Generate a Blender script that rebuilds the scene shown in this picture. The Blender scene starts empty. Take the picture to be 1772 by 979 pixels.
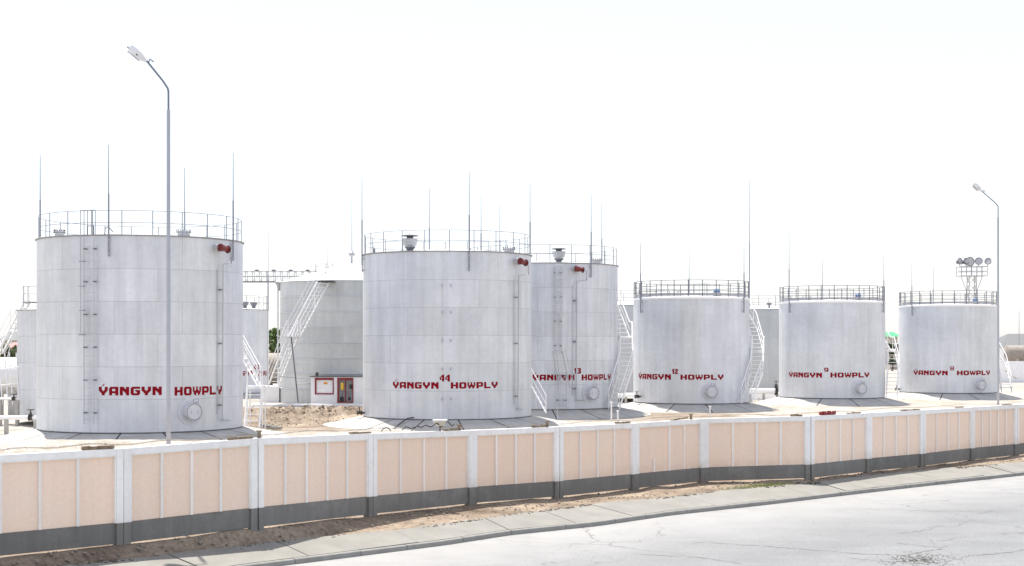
import bpy, bmesh, math, random
from mathutils import Vector, Matrix
random.seed(7)
S = bpy.context.scene
COL = S.collection
R_ = math.radians
PI = math.pi
# ------------------------------------------------------------------ camera, sky, sun, exposure
EYE = 4.95            # eye height over the fence line, metres
F = 2500.0            # focal length in photo pixels
CX, HY = 886.0, 592.0 # principal column and horizon row of the photo
cam = bpy.data.cameras.new('camera'); camo = bpy.data.objects.new('camera', cam); COL.objects.link(camo)
camo.location = (0, 0, EYE); camo.rotation_euler = (R_(90), 0, 0)
cam.sensor_width = 36; cam.lens = F/1772*36; cam.shift_y = (HY-489.5)/1772
cam.clip_start = 0.5; cam.clip_end = 12000
S.camera = camo
SUN_EL, SUN_AZ = 71.5, -26.0      # degrees; azimuth from +Y, clockwise positive
w = bpy.data.worlds.new('World'); S.world = w; w.use_nodes = True
nt = w.node_tree; bg = nt.nodes['Background']
sky = nt.nodes.new('ShaderNodeTexSky'); sky.sky_type = 'NISHITA'; sky.sun_disc = False
sky.sun_elevation = R_(SUN_EL); sky.sun_rotation = R_(SUN_AZ); sky.dust_density = 1.2; sky.air_density = 1.0; sky.ozone_density = 1.0
# milky haze veil: the sky is whitened evenly, keeping a slight blue
hz_ = nt.nodes.new('ShaderNodeMix'); hz_.data_type = 'RGBA'; hz_.inputs[0].default_value = .6; hz_.inputs[7].default_value = (4.3, 4.25, 4.5, 1)
nt.links.new(sky.outputs[0], hz_.inputs[6]); nt.links.new(hz_.outputs[2], bg.inputs[0]); bg.inputs[1].default_value = 0.12
sl = bpy.data.lights.new('sun', 'SUN'); sl.energy = 3.4; sl.angle = R_(0.6); sl.color = (1, .95, .87)
so = bpy.data.objects.new('sun', sl); COL.objects.link(so)
e, a = R_(SUN_EL), R_(SUN_AZ)
sd = Vector((math.sin(a)*math.cos(e), math.cos(a)*math.cos(e), math.sin(e)))
so.rotation_euler = sd.to_track_quat('Z', 'Y').to_euler(); so.location = sd*60
S.view_settings.view_transform = 'Standard'; S.view_settings.look = 'None'
S.view_settings.exposure = 1.1; S.view_settings.gamma = 1
S.render.engine = 'CYCLES'
S.cycles.max_bounces = 6

# ------------------------------------------------------------------ helpers
def at(px, py, Z):                   # world point seen at a photo pixel at depth Z
    return Vector(((px-CX)/F*Z, Z, EYE-(py-HY)/F*Z))
def lerp(a, b, t): return a+(b-a)*t
def interp(pts, x):
    if x <= pts[0][0]: p, q = pts[0], pts[1]
    elif x >= pts[-1][0]: p, q = pts[-2], pts[-1]
    else:
        for i in range(len(pts)-1):
            if pts[i][0] <= x <= pts[i+1][0]: p, q = pts[i], pts[i+1]; break
    return p[1]+(q[1]-p[1])*(x-p[0])/(q[0]-p[0])
def sstep(a, b, x):
    t = min(1, max(0, (x-a)/(b-a))); return t*t*(3-2*t)

class MB:
    def __init__(s): s.v = []; s.f = []; s.uv = {}
    def vert(s, p): s.v.append(tuple(p)); return len(s.v)-1
    def face(s, *idx): s.f.append(tuple(idx))
    def box(s, x0, x1, y0, y1, z0, z1, fr=None):
        b = len(s.v)
        for z in (z0, z1):
            for x, y in ((x0, y0), (x1, y0), (x1, y1), (x0, y1)):
                p = (x, y, z) if fr is None else fr(x, y, z)
                s.v.append(tuple(p))
        for q in ((0,3,2,1),(4,5,6,7),(0,1,5,4),(1,2,6,5),(2,3,7,6),(3,0,4,7)):
            s.f.append(tuple(b+i for i in q))
        return s
    def cbox(s, c, sz, fr=None):
        return s.box(c[0]-sz[0]/2, c[0]+sz[0]/2, c[1]-sz[1]/2, c[1]+sz[1]/2, c[2]-sz[2]/2, c[2]+sz[2]/2, fr)
    def tube(s, pts, r, n=6, r1=None, cap=True, closed=False):
        pts = [Vector(p) for p in pts]; m = len(pts); rings = []
        up = Vector((0,0,1)); 
        d0 = (pts[1]-pts[0]).normalized()
        ref = up if abs(d0.z) < .9 else Vector((0,1,0))
        for i, p in enumerate(pts):
            if closed: d = pts[(i+1) % m]-pts[i-1]
            elif i == 0: d = pts[1]-p
            elif i == m-1: d = p-pts[i-1]
            else: d = (pts[i+1]-p).normalized()+(p-pts[i-1]).normalized()
            d.normalize()
            x = d.cross(ref)
            if x.length < 1e-4: x = d.cross(Vector((1,0,0)))
            x.normalize(); y = x.cross(d).normalized()
            rr = r if r1 is None else lerp(r, r1, i/(m-1))
            rings.append([s.vert(p+x*math.cos(2*PI*k/n)*rr+y*math.sin(2*PI*k/n)*rr) for k in range(n)])
        rng = m if closed else m-1
        for i in range(rng):
            A, B = rings[i], rings[(i+1) % m]
            for k in range(n): s.f.append((A[k], A[(k+1) % n], B[(k+1) % n], B[k]))
        if cap and not closed:
            s.f.append(tuple(rings[0][::-1])); s.f.append(tuple(rings[-1]))
        return s
    def lathe(s, prof, n=48, M=None, cap0=False, cap1=False, a0=0, a1=2*PI, uvR=None):
        full = abs(a1-a0-2*PI) < 1e-6
        cnt = n if full else n+1
        rings = []
        for (r, z) in prof:
            ring = []
            for k in range(cnt):
                t = a0+(a1-a0)*k/n
                p = Vector((r*math.sin(t), -r*math.cos(t), z))
                if M is not None: p = M @ p
                ring.append(s.vert(p))
            rings.append(ring)
        for i in range(len(prof)-1):
            for k in range(n):
                A, B = rings[i], rings[i+1]
                k2 = (k+1) % cnt
                if uvR: s.uv[len(s.f)] = [((a0+(a1-a0)*kk/n)*uvR, prof[ii][1]) for kk, ii in ((k,i),(k+1,i),(k+1,i+1),(k,i+1))]
                s.f.append((A[k], A[k2], B[k2], B[k]))
        if cap0: s.f.append(tuple(rings[0][::-1]))
        if cap1: s.f.append(tuple(rings[-1]))
        return s
    def build(s, name, mat, parent=None, smooth=True, loc=None):
        me = bpy.data.meshes.new(name); me.from_pydata(s.v, [], s.f)
        me.materials.append(mat)
        if s.uv:
            ul = me.uv_layers.new(name='UVMap')
            for p in me.polygons:
                q = s.uv.get(p.index)
                if q:
                    for li, c in zip(p.loop_indices, q): ul.data[li].uv = c
        bm = bmesh.new(); bm.from_mesh(me); 
        if not s.uv: bmesh.ops.recalc_face_normals(bm, faces=bm.faces)
        bm.to_mesh(me); bm.free()
        if smooth:
            me.shade_smooth(); me.set_sharp_from_angle(angle=R_(38))
        o = bpy.data.objects.new(name, me); COL.objects.link(o)
        if parent: o.parent = parent
        if loc is not None: o.location = loc
        return o
def tag(o, label=None, cat=None, group=None, kind=None):
    if label: o['label'] = label
    if cat: o['category'] = cat
    if cat and not kind: o['kind'] = 'thing'
    if group: o['group'] = group
    if kind: o['kind'] = kind
    return o
def empty(name, loc, label=None, cat=None, group=None, rz=0):
    o = bpy.data.objects.new(name, None); COL.objects.link(o); o.location = loc; o.rotation_euler = (0,0,rz)
    o.empty_display_size = .3
    return tag(o, label, cat, group)
def children(o): return [c for c in bpy.data.objects if c.parent == o]
def copy_tree(o, parent=None):
    kids = children(o)
    c = o.copy(); COL.objects.link(c); c.parent = parent
    for k in kids: copy_tree(k, c)
    return c

# ------------------------------------------------------------------ materials
def mat(name, col, rough=.6, metal=0.0, noise=0.0, nscale=3.0, bump=0.0, bscale=20.0, spec=.5, col2=None, stretch=None):
    m = bpy.data.materials.new(name); m.use_nodes = True; n = m.node_tree; b = n.nodes['Principled BSDF']
    b.inputs['Roughness'].default_value = rough; b.inputs['Metallic'].default_value = metal
    b.inputs['Specular IOR Level'].default_value = spec
    c = (*col, 1)
    if noise or col2:
        tc = n.nodes.new('ShaderNodeTexCoord'); nz = n.nodes.new('ShaderNodeTexNoise'); nz.inputs['Scale'].default_value = nscale
        nz.inputs['Detail'].default_value = 6
        src = tc.outputs['Object']
        if stretch:
            mp = n.nodes.new('ShaderNodeMapping'); mp.inputs['Scale'].default_value = stretch
            n.links.new(src, mp.inputs[0]); src = mp.outputs[0]
        n.links.new(src, nz.inputs['Vector'])
        r = n.nodes.new('ShaderNodeValToRGB')
        c2 = (*(col2 if col2 else tuple(x*(1-noise) for x in col)), 1)
        r.color_ramp.elements[0].position = .3; r.color_ramp.elements[1].position = .7
        r.color_ramp.elements[0].color = c2; r.color_ramp.elements[1].color = c
        n.links.new(nz.outputs['Fac'], r.inputs[0]); n.links.new(r.outputs[0], b.inputs['Base Color'])
    else: b.inputs['Base Color'].default_value = c
    if bump:
        tc = n.nodes.new('ShaderNodeTexCoord'); nb = n.nodes.new('ShaderNodeTexNoise'); nb.inputs['Scale'].default_value = bscale; nb.inputs['Detail'].default_value = 8
        n.links.new(tc.outputs['Object'], nb.inputs['Vector'])
        bp = n.nodes.new('ShaderNodeBump'); bp.inputs['Strength'].default_value = bump; bp.inputs['Distance'].default_value = .03
        n.links.new(nb.outputs['Fac'], bp.inputs['Height']); n.links.new(bp.outputs[0], b.inputs['Normal'])
    return m

def plate_mat(name, base, var=.06, ring=1.49, plate=3.1, seam=.25, metal=.35, rough=.5, streak=.12):
    """aluminium paint over welded plates: UV in metres round the wall; plates, weld seams, rain streaks"""
    m = bpy.data.materials.new(name); m.use_nodes = True; n = m.node_tree; L = n.links; b = n.nodes['Principled BSDF']
    uv = n.nodes.new('ShaderNodeUVMap'); uv.uv_map = 'UVMap'
    oi = n.nodes.new('ShaderNodeObjectInfo')
    br = n.nodes.new('ShaderNodeTexBrick'); br.offset = .37; br.offset_frequency = 2
    br.inputs['Scale'].default_value = 1; br.inputs['Brick Width'].default_value = plate; br.inputs['Row Height'].default_value = ring
    br.inputs['Mortar Size'].default_value = .016; br.inputs['Mortar Smooth'].default_value = .6
    br.inputs['Color1'].default_value = (*[x*(1-var) for x in base], 1); br.inputs['Color2'].default_value = (*[min(1,x*(1+var)) for x in base], 1)
    br.inputs['Mortar'].default_value = (*[x*(1-seam) for x in base], 1)
    L.new(uv.outputs[0], br.inputs['Vector'])
    # vertical streaks
    mp = n.nodes.new('ShaderNodeMapping'); mp.inputs['Scale'].default_value = (1.3, .10, 1)
    L.new(uv.outputs[0], mp.inputs[0])
    add = n.nodes.new('ShaderNodeVectorMath'); add.operation = 'ADD'
    mul = n.nodes.new('ShaderNodeMath'); mul.operation = 'MULTIPLY'; mul.inputs[1].default_value = 57
    L.new(oi.outputs['Random'], mul.inputs[0]); L.new(mp.outputs[0], add.inputs[0]); L.new(mul.outputs[0], add.inputs[1])
    ns = n.nodes.new('ShaderNodeTexNoise'); ns.inputs['Scale'].default_value = 1.6; ns.inputs['Detail'].default_value = 7; ns.inputs['Roughness'].default_value = .62
    L.new(add.outputs[0], ns.inputs['Vector'])
    rp = n.nodes.new('ShaderNodeMapRange'); rp.inputs[1].default_value = .3; rp.inputs[2].default_value = .7
    rp.inputs[3].default_value = 1-streak; rp.inputs[4].default_value = 1.0
    L.new(ns.outputs['Fac'], rp.inputs[0])
    # broad blotches
    nb = n.nodes.new('ShaderNodeTexNoise'); nb.inputs['Scale'].default_value = .45; nb.inputs['Detail'].default_value = 5
    L.new(uv.outputs[0], nb.inputs['Vector'])
    rb = n.nodes.new('ShaderNodeMapRange'); rb.inputs[1].default_value = .3; rb.inputs[2].default_value = .7; rb.inputs[3].default_value = .90; rb.inputs[4].default_value = 1.06
    L.new(nb.outputs['Fac'], rb.inputs[0])
    mm = n.nodes.new('ShaderNodeMath'); mm.operation = 'MULTIPLY'; L.new(rp.outputs[0], mm.inputs[0]); L.new(rb.outputs[0], mm.inputs[1])
    vm = n.nodes.new('ShaderNodeVectorMath'); vm.operation = 'SCALE'; L.new(br.outputs['Color'], vm.inputs[0]); L.new(mm.outputs[0], vm.inputs['Scale'])
    # aluminium paint of two batches: patches drift from neutral to slightly blue
    nh = n.nodes.new('ShaderNodeTexNoise'); nh.inputs['Scale'].default_value = .28; nh.inputs['Detail'].default_value = 3; L.new(add.outputs[0], nh.inputs['Vector'])
    rh = n.nodes.new('ShaderNodeValToRGB'); rh.color_ramp.elements[0].position = .38; rh.color_ramp.elements[0].color = (.975,.985,.955,1); rh.color_ramp.elements[1].position = .62; rh.color_ramp.elements[1].color = (.98,.99,1.0,1)
    L.new(nh.outputs['Fac'], rh.inputs[0])
    mh = n.nodes.new('ShaderNodeMix'); mh.data_type = 'RGBA'; mh.blend_type = 'MULTIPLY'; mh.inputs[0].default_value = 1; L.new(vm.outputs[0], mh.inputs[6]); L.new(rh.outputs[0], mh.inputs[7])
    # fine mottling of the sprayed coat
    nf = n.nodes.new('ShaderNodeTexNoise'); nf.inputs['Scale'].default_value = 3.2; nf.inputs['Detail'].default_value = 8; nf.inputs['Roughness'].default_value = .75; L.new(uv.outputs[0], nf.inputs['Vector'])
    rf_ = n.nodes.new('ShaderNodeMapRange'); rf_.inputs[1].default_value = .35; rf_.inputs[2].default_value = .65; rf_.inputs[3].default_value = .94; rf_.inputs[4].default_value = 1.03; L.new(nf.outputs['Fac'], rf_.inputs[0])
    v2 = n.nodes.new('ShaderNodeVectorMath'); v2.operation = 'SCALE'; L.new(mh.outputs[2], v2.inputs[0]); L.new(rf_.outputs[0], v2.inputs['Scale'])
    L.new(v2.outputs[0], b.inputs['Base Color'])
    rr = n.nodes.new('ShaderNodeMapRange'); rr.inputs[3].default_value = rough-.08; rr.inputs[4].default_value = rough+.1
    L.new(ns.outputs['Fac'], rr.inputs[0]); L.new(rr.outputs[0], b.inputs['Roughness'])
    b.inputs['Metallic'].default_value = metal
    bp = n.nodes.new('ShaderNodeBump'); bp.inputs['Strength'].default_value = .35; bp.inputs['Distance'].default_value = .02
    inv = n.nodes.new('ShaderNodeMath'); inv.operation = 'MULTIPLY_ADD'; inv.inputs[1].default_value = 1.0
    L.new(br.outputs['Fac'], inv.inputs[0]); L.new(nb.outputs['Fac'], inv.inputs[2])
    L.new(inv.outputs[0], bp.inputs['Height']); L.new(bp.outputs[0], b.inputs['Normal'])
    return m

def wall_mat(name, base, worn, streak=.08, vary=.06, dirt=None, z0=0.0):
    """painted precast concrete: each panel its own tint, faint runs, worn patches and dust splashed up from its foot"""
    m = bpy.data.materials.new(name); m.use_nodes = True; n = m.node_tree; L = n.links; b = n.nodes['Principled BSDF']
    tc = n.nodes.new('ShaderNodeTexCoord'); oi = n.nodes.new('ShaderNodeObjectInfo')
    def nz(sc, stretch, det=7, rg=.65):
        mp = n.nodes.new('ShaderNodeMapping'); mp.inputs['Scale'].default_value = stretch; L.new(tc.outputs['Object'], mp.inputs[0])
        x = n.nodes.new('ShaderNodeTexNoise'); x.inputs['Scale'].default_value = sc; x.inputs['Detail'].default_value = det; x.inputs['Roughness'].default_value = rg
        L.new(mp.outputs[0], x.inputs['Vector']); return x.outputs['Fac']
    def rng(src, a, b_, c, d):
        x = n.nodes.new('ShaderNodeMapRange'); x.inputs[1].default_value = a; x.inputs[2].default_value = b_; x.inputs[3].default_value = c; x.inputs[4].default_value = d; L.new(src, x.inputs[0]); return x.outputs[0]
    def mul(p, q):
        x = n.nodes.new('ShaderNodeMath'); x.operation = 'MULTIPLY'; L.new(p, x.inputs[0]); L.new(q, x.inputs[1]); return x.outputs[0]
    mx = n.nodes.new('ShaderNodeMix'); mx.data_type = 'RGBA'; mx.inputs[6].default_value = (*base,1); mx.inputs[7].default_value = (*worn,1)
    L.new(rng(nz(1.1, (1,1,1), 9, .7), .48, .72, 0, .9), mx.inputs[0])
    val = mul(mul(rng(nz(2.2, (2.2,2.2,.16)), .35, .7, 1-streak, 1.0), rng(oi.outputs['Random'], 0, 1, 1-vary, 1.0)), rng(nz(11, (1,1,1)), .3, .7, .94, 1.02))
    vm = n.nodes.new('ShaderNodeVectorMath'); vm.operation = 'SCALE'; L.new(mx.outputs[2], vm.inputs[0]); L.new(val, vm.inputs['Scale'])
    out = vm.outputs[0]
    if dirt:
        sx = n.nodes.new('ShaderNodeSeparateXYZ'); L.new(tc.outputs['Object'], sx.inputs[0])
        k = mul(rng(sx.outputs['Z'], z0, z0+.35, .75, 0), rng(nz(3.5, (1,1,1)), .35, .65, 0, 1))
        md = n.nodes.new('ShaderNodeMix'); md.data_type = 'RGBA'; L.new(k, md.inputs[0]); L.new(out, md.inputs[6]); md.inputs[7].default_value = (*dirt,1); out = md.outputs[2]
    L.new(out, b.inputs['Base Color']); b.inputs['Roughness'].default_value = .88; b.inputs['Specular IOR Level'].default_value = .25
    bp = n.nodes.new('ShaderNodeBump'); bp.inputs['Strength'].default_value = .3; bp.inputs['Distance'].default_value = .02; L.new(nz(16, (1,1,1)), bp.inputs['Height']); L.new(bp.outputs[0], b.inputs['Normal'])
    return m

def soil_mat():
    m = bpy.data.materials.new('dry soil'); m.use_nodes = True; n = m.node_tree; L = n.links; b = n.nodes['Principled BSDF']
    tc = n.nodes.new('ShaderNodeTexCoord')
    n1 = n.nodes.new('ShaderNodeTexNoise'); n1.inputs['Scale'].default_value = .55; n1.inputs['Detail'].default_value = 9; n1.inputs['Roughness'].default_value = .68
    n2 = n.nodes.new('ShaderNodeTexNoise'); n2.inputs['Scale'].default_value = 9; n2.inputs['Detail'].default_value = 6
    for x in (n1, n2): L.new(tc.outputs['Object'], x.inputs['Vector'])
    r = n.nodes.new('ShaderNodeValToRGB'); els = r.color_ramp.elements
    els[0].position = .3; els[0].color = (.12, .09, .067, 1); els[1].position = .72; els[1].color = (.42, .35, .27, 1)
    e2 = els.new(.5); e2.color = (.27, .215, .165, 1)
    L.new(n1.outputs['Fac'], r.inputs[0])
    # the yard behind the fence is pale trampled concrete dust, the strip in front and the mound are brown earth
    vc = n.nodes.new('ShaderNodeAttribute'); vc.attribute_name = 'dust'
    ry = n.nodes.new('ShaderNodeValToRGB'); ry.color_ramp.elements[0].position = .32; ry.color_ramp.elements[0].color = (.30,.255,.20,1); ry.color_ramp.elements[1].position = .6; ry.color_ramp.elements[1].color = (.50,.47,.43,1)
    L.new(n1.outputs['Fac'], ry.inputs[0])
    my = n.nodes.new('ShaderNodeMix'); my.data_type = 'RGBA'; L.new(vc.outputs['Fac'], my.inputs[0]); L.new(r.outputs[0], my.inputs[6]); L.new(ry.outputs[0], my.inputs[7]); r = my
    mx = n.nodes.new('ShaderNodeMix'); mx.data_type = 'RGBA'; mx.blend_type = 'MULTIPLY'; mx.inputs[0].default_value = .55
    r2 = n.nodes.new('ShaderNodeValToRGB'); r2.color_ramp.elements[0].position = .35; r2.color_ramp.elements[0].color = (.45,.42,.4,1); r2.color_ramp.elements[1].position = .6
    L.new(n2.outputs['Fac'], r2.inputs[0]); L.new(r.outputs[2], mx.inputs[6]); L.new(r2.outputs[0], mx.inputs[7]); L.new(mx.outputs[2], b.inputs['Base Color'])
    b.inputs['Roughness'].default_value = .95; b.inputs['Specular IOR Level'].default_value = .15
    bp = n.nodes.new('ShaderNodeBump'); bp.inputs['Strength'].default_value = .9; bp.inputs['Distance'].default_value = .06
    L.new(n2.outputs['Fac'], bp.inputs['Height']); L.new(bp.outputs[0], b.inputs['Normal'])
    return m

def road_mat():
    m = bpy.data.materials.new('worn asphalt'); m.use_nodes = True; n = m.node_tree; L = n.links; b = n.nodes['Principled BSDF']
    tc = n.nodes.new('ShaderNodeTexCoord')
    def noise(sc, det=6, rough=.6, vec=None):
        x = n.nodes.new('ShaderNodeTexNoise'); x.inputs['Scale'].default_value = sc; x.inputs['Detail'].default_value = det; x.inputs['Roughness'].default_value = rough
        L.new(vec if vec else tc.outputs['Object'], x.inputs['Vector']); return x
    def ramp(src, p0, c0, p1, c1):
        r = n.nodes.new('ShaderNodeValToRGB'); r.color_ramp.elements[0].position = p0; r.color_ramp.elements[0].color = (*c0,1)
        r.color_ramp.elements[1].position = p1; r.color_ramp.elements[1].color = (*c1,1); L.new(src, r.inputs[0]); return r
    base = ramp(noise(.35, 8, .65).outputs['Fac'], .3, (.20,.205,.205), .7, (.265,.27,.27))
    grit = ramp(noise(28, 4).outputs['Fac'], .35, (.5,.5,.5), .65, (1.05,1.05,1.05))
    m1 = n.nodes.new('ShaderNodeMix'); m1.data_type='RGBA'; m1.blend_type='MULTIPLY'; m1.inputs[0].default_value=.8
    L.new(base.outputs[0], m1.inputs[6]); L.new(grit.outputs[0], m1.inputs[7])
    # lane polish streaks along the kerb direction
    mp = n.nodes.new('ShaderNodeMapping'); mp.inputs['Rotation'].default_value = (0,0,R_(-38)); mp.inputs['Scale'].default_value = (.12, 1.6, 1)
    L.new(tc.outputs['Object'], mp.inputs[0])
    st = ramp(noise(.8, 5, .55, mp.outputs[0]).outputs['Fac'], .35, (.9,.9,.9), .65, (1.0,1.0,1.0))
    m2 = n.nodes.new('ShaderNodeMix'); m2.data_type='RGBA'; m2.blend_type='MULTIPLY'; m2.inputs[0].default_value=1
    L.new(m1.outputs[2], m2.inputs[6]); L.new(st.outputs[0], m2.inputs[7])
    # road sheen painted as paler colour towards the kerb, broken up like dust
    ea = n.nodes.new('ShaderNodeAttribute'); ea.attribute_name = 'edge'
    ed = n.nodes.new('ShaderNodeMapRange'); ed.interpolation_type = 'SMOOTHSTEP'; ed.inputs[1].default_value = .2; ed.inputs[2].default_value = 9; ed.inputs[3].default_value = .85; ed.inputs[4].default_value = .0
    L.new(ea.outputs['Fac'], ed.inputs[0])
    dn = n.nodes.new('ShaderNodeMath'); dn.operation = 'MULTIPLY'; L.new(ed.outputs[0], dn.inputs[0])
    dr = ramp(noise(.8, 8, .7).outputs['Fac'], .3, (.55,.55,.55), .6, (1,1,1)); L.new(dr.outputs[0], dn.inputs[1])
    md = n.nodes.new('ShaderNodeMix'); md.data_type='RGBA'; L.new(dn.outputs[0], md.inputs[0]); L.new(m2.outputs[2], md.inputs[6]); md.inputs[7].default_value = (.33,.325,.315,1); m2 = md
    # cracks
    wn = noise(1.3, 4); wa = n.nodes.new('ShaderNodeVectorMath'); wa.operation='MULTIPLY_ADD'; wa.inputs[1].default_value=(1.1,1.1,0)
    L.new(wn.outputs['Color'], wa.inputs[0]); L.new(tc.outputs['Object'], wa.inputs[2])
    def cracks(sc, wid, lo, hi, ms):
        vo = n.nodes.new('ShaderNodeTexVoronoi'); vo.feature='DISTANCE_TO_EDGE'; vo.inputs['Scale'].default_value=sc
        L.new(wa.outputs[0], vo.inputs['Vector'])
        t = n.nodes.new('ShaderNodeMapRange'); t.inputs[1].default_value=0; t.inputs[2].default_value=wid; t.inputs[3].default_value=1; t.inputs[4].default_value=0
        L.new(vo.outputs['Distance'], t.inputs[0])
        k = n.nodes.new('ShaderNodeMapRange'); k.inputs[1].default_value=lo; k.inputs[2].default_value=hi; L.new(noise(ms, 3).outputs['Fac'], k.inputs[0])
        mu = n.nodes.new('ShaderNodeMath'); mu.operation='MULTIPLY'; L.new(t.outputs[0], mu.inputs[0]); L.new(k.outputs[0], mu.inputs[1]); return mu
    c1 = cracks(.17, .006, .42, .5, .16); c2 = cracks(1.6, .05, .6, .66, .22)
    mxx = n.nodes.new('ShaderNodeMath'); mxx.operation='MAXIMUM'; L.new(c1.outputs[0], mxx.inputs[0]); L.new(c2.outputs[0], mxx.inputs[1])
    m3 = n.nodes.new('ShaderNodeMix'); m3.data_type='RGBA'; L.new(mxx.outputs[0], m3.inputs[0]); L.new(m2.outputs[2], m3.inputs[6]); m3.inputs[7].default_value=(.11,.105,.10,1)
    L.new(m3.outputs[2], b.inputs['Base Color'])
    b.inputs['Roughness'].default_value=.62; b.inputs['Specular IOR Level'].default_value=.5
    bp = n.nodes.new('ShaderNodeBump'); bp.inputs['Strength'].default_value=.5; bp.inputs['Distance'].default_value=.015
    L.new(noise(35, 4).outputs['Fac'], bp.inputs['Height']); L.new(bp.outputs[0], b.inputs['Normal'])
    return m

M = {}
M['plate'] = plate_mat('silver painted plate', (.74,.755,.80), var=.05, seam=.28, streak=.19)
M['plate_smooth'] = plate_mat('smooth silver painted plate', (.75,.765,.805), var=.015, seam=.05, streak=.18)
M['plate_old'] = plate_mat('old silver plate with hoops', (.62,.635,.65), var=.04, ring=1.02, plate=2.6, seam=.2, streak=.15)
M['plate_back'] = plate_mat('grey plate of rear tank', (.60,.615,.63), var=.02, seam=.08, streak=.12)
M['roof'] = mat('roof plate', (.78,.78,.78), .5, .2, noise=.1)
M['rim'] = mat('dark rim', (.30,.30,.31), .6)
M['silver'] = mat('silver pipe paint', (.42,.43,.45), .6, .1)
M['greysteel'] = mat('weathered grey steel', (.19,.20,.225), .65, .1, noise=.2)
M['white'] = mat('white painted steel', (.85,.85,.85), .45)
M['rod'] = mat('galvanised rod', (.24,.26,.30), .7)
M['railgrey'] = mat('pale grey rail paint', (.27,.29,.33), .6)
M['cover'] = mat('pale cover paint', (.62,.63,.66), .55, .1)
M['ladder'] = mat('silver ladder paint', (.50,.51,.54), .55, .1)
M['dark'] = mat('dark iron', (.06,.055,.05), .7)
M['red'] = mat('red paint', (.24,.008,.014), .5, noise=.12, nscale=6)
M['letter'] = mat('red lettering paint', (.27,.003,.012), .8, noise=.22, nscale=5, spec=.15)
M['nozzle'] = mat('dark red enamel', (.16,.014,.014), .35, noise=.2)
M['concrete'] = mat('apron concrete', (.49,.48,.46), .9, col2=(.38,.365,.34), nscale=1.2, bump=.3, bscale=30, spec=.2)
M['joint'] = mat('joint filler', (.05,.05,.05), .9)
M['walk'] = mat('pavement concrete', (.265,.257,.235), .9, col2=(.222,.214,.195), nscale=1.4, bump=.5, bscale=22, spec=.2)
M['kerb'] = mat('kerb concrete', (.30,.295,.28), .9, col2=(.24,.235,.22), nscale=3, bump=.4, bscale=25, spec=.2)
M['fwhite'] = mat('white fence paint', (.88,.88,.88), .8, noise=.09, nscale=1.5, bump=.12, bscale=14)
M['peach'] = mat('peach fence paint', (.93,.68,.51), .85, col2=(.88,.665,.52), nscale=.9, bump=.15, bscale=9)
M['plinth'] = mat('bare grey concrete', (.23,.228,.215), .9, col2=(.165,.163,.155), nscale=1.7, bump=.4, bscale=18, spec=.25)
M['rust'] = mat('rusty iron', (.12,.075,.045), .9, col2=(.30,.24,.16), nscale=9)
M['black'] = mat('black cable', (.015,.015,.015), .6)
M['cream'] = mat('cream plastic', (.62,.58,.45), .6, noise=.15, nscale=8)
M['wallwhite'] = mat('white render', (.88,.88,.89), .85, noise=.08)
M['yellow'] = mat('yellow box paint', (.75,.45,.02), .5)
M['orange'] = mat('orange plate', (.75,.32,.03), .5)
M['glass'] = mat('dull glass', (.35,.36,.36), .15)
M['blue'] = mat('blue paint', (.06,.14,.30), .5)
M['pink'] = mat('pink roof sheet', (.60,.22,.22), .7, noise=.2)
M['greyroof'] = mat('grey roof sheet', (.16,.165,.17), .7, noise=.2)
M['wallbeige'] = mat('beige wall', (.5,.45,.38), .9, noise=.15)
M['greenpaint'] = mat('green paint', (.04,.38,.14), .6)
M['leaf'] = mat('leaves', (.12,.19,.05), .7, col2=(.06,.10,.025), nscale=.8)
M['leaf2'] = mat('pale leaves', (.12,.15,.06), .7, col2=(.06,.08,.03), nscale=.8)
M['bark'] = mat('bark', (.12,.09,.06), .9, noise=.3)
M['brownpipe'] = mat('brown pipe', (.34,.30,.26), .8, noise=.25)
M['mesh'] = mat('lamp glass', (.45,.46,.48), .2)
M['fwhite'] = wall_mat('white fence paint', (.98,.965,.94), (.87,.85,.81), .08, .04, (.60,.55,.47), .45)
M['peach'] = wall_mat('peach fence paint', (.98,.765,.615), (.93,.78,.66), .05, .06, (.72,.56,.43), .45)
M['plinth'] = wall_mat('bare grey concrete', (.235,.23,.215), (.32,.315,.295), .16, .15, (.27,.22,.17), -.1)
M['rib'] = wall_mat('cream rib paint', (.97,.93,.88), (.92,.84,.76), .08, .08)
M['soil'] = soil_mat(); M['road'] = road_mat()
M['straw'] = mat('dry grass', (.30,.32,.11), .9, col2=(.10,.22,.05), nscale=3)
M['crack'] = mat('crack filler', (.12,.115,.105), .95, noise=.4, nscale=14)
M['crumb'] = mat('dark earth', (.085,.07,.055), .95, noise=.4, nscale=14)
M['clod'] = mat('brown clod', (.235,.18,.13), .95, noise=.5, nscale=5)
M['wire'] = mat('dusty wire', (.30,.26,.21), .8)
M['stone'] = mat('pebble', (.30,.26,.21), .9, noise=.4, nscale=8)

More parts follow.
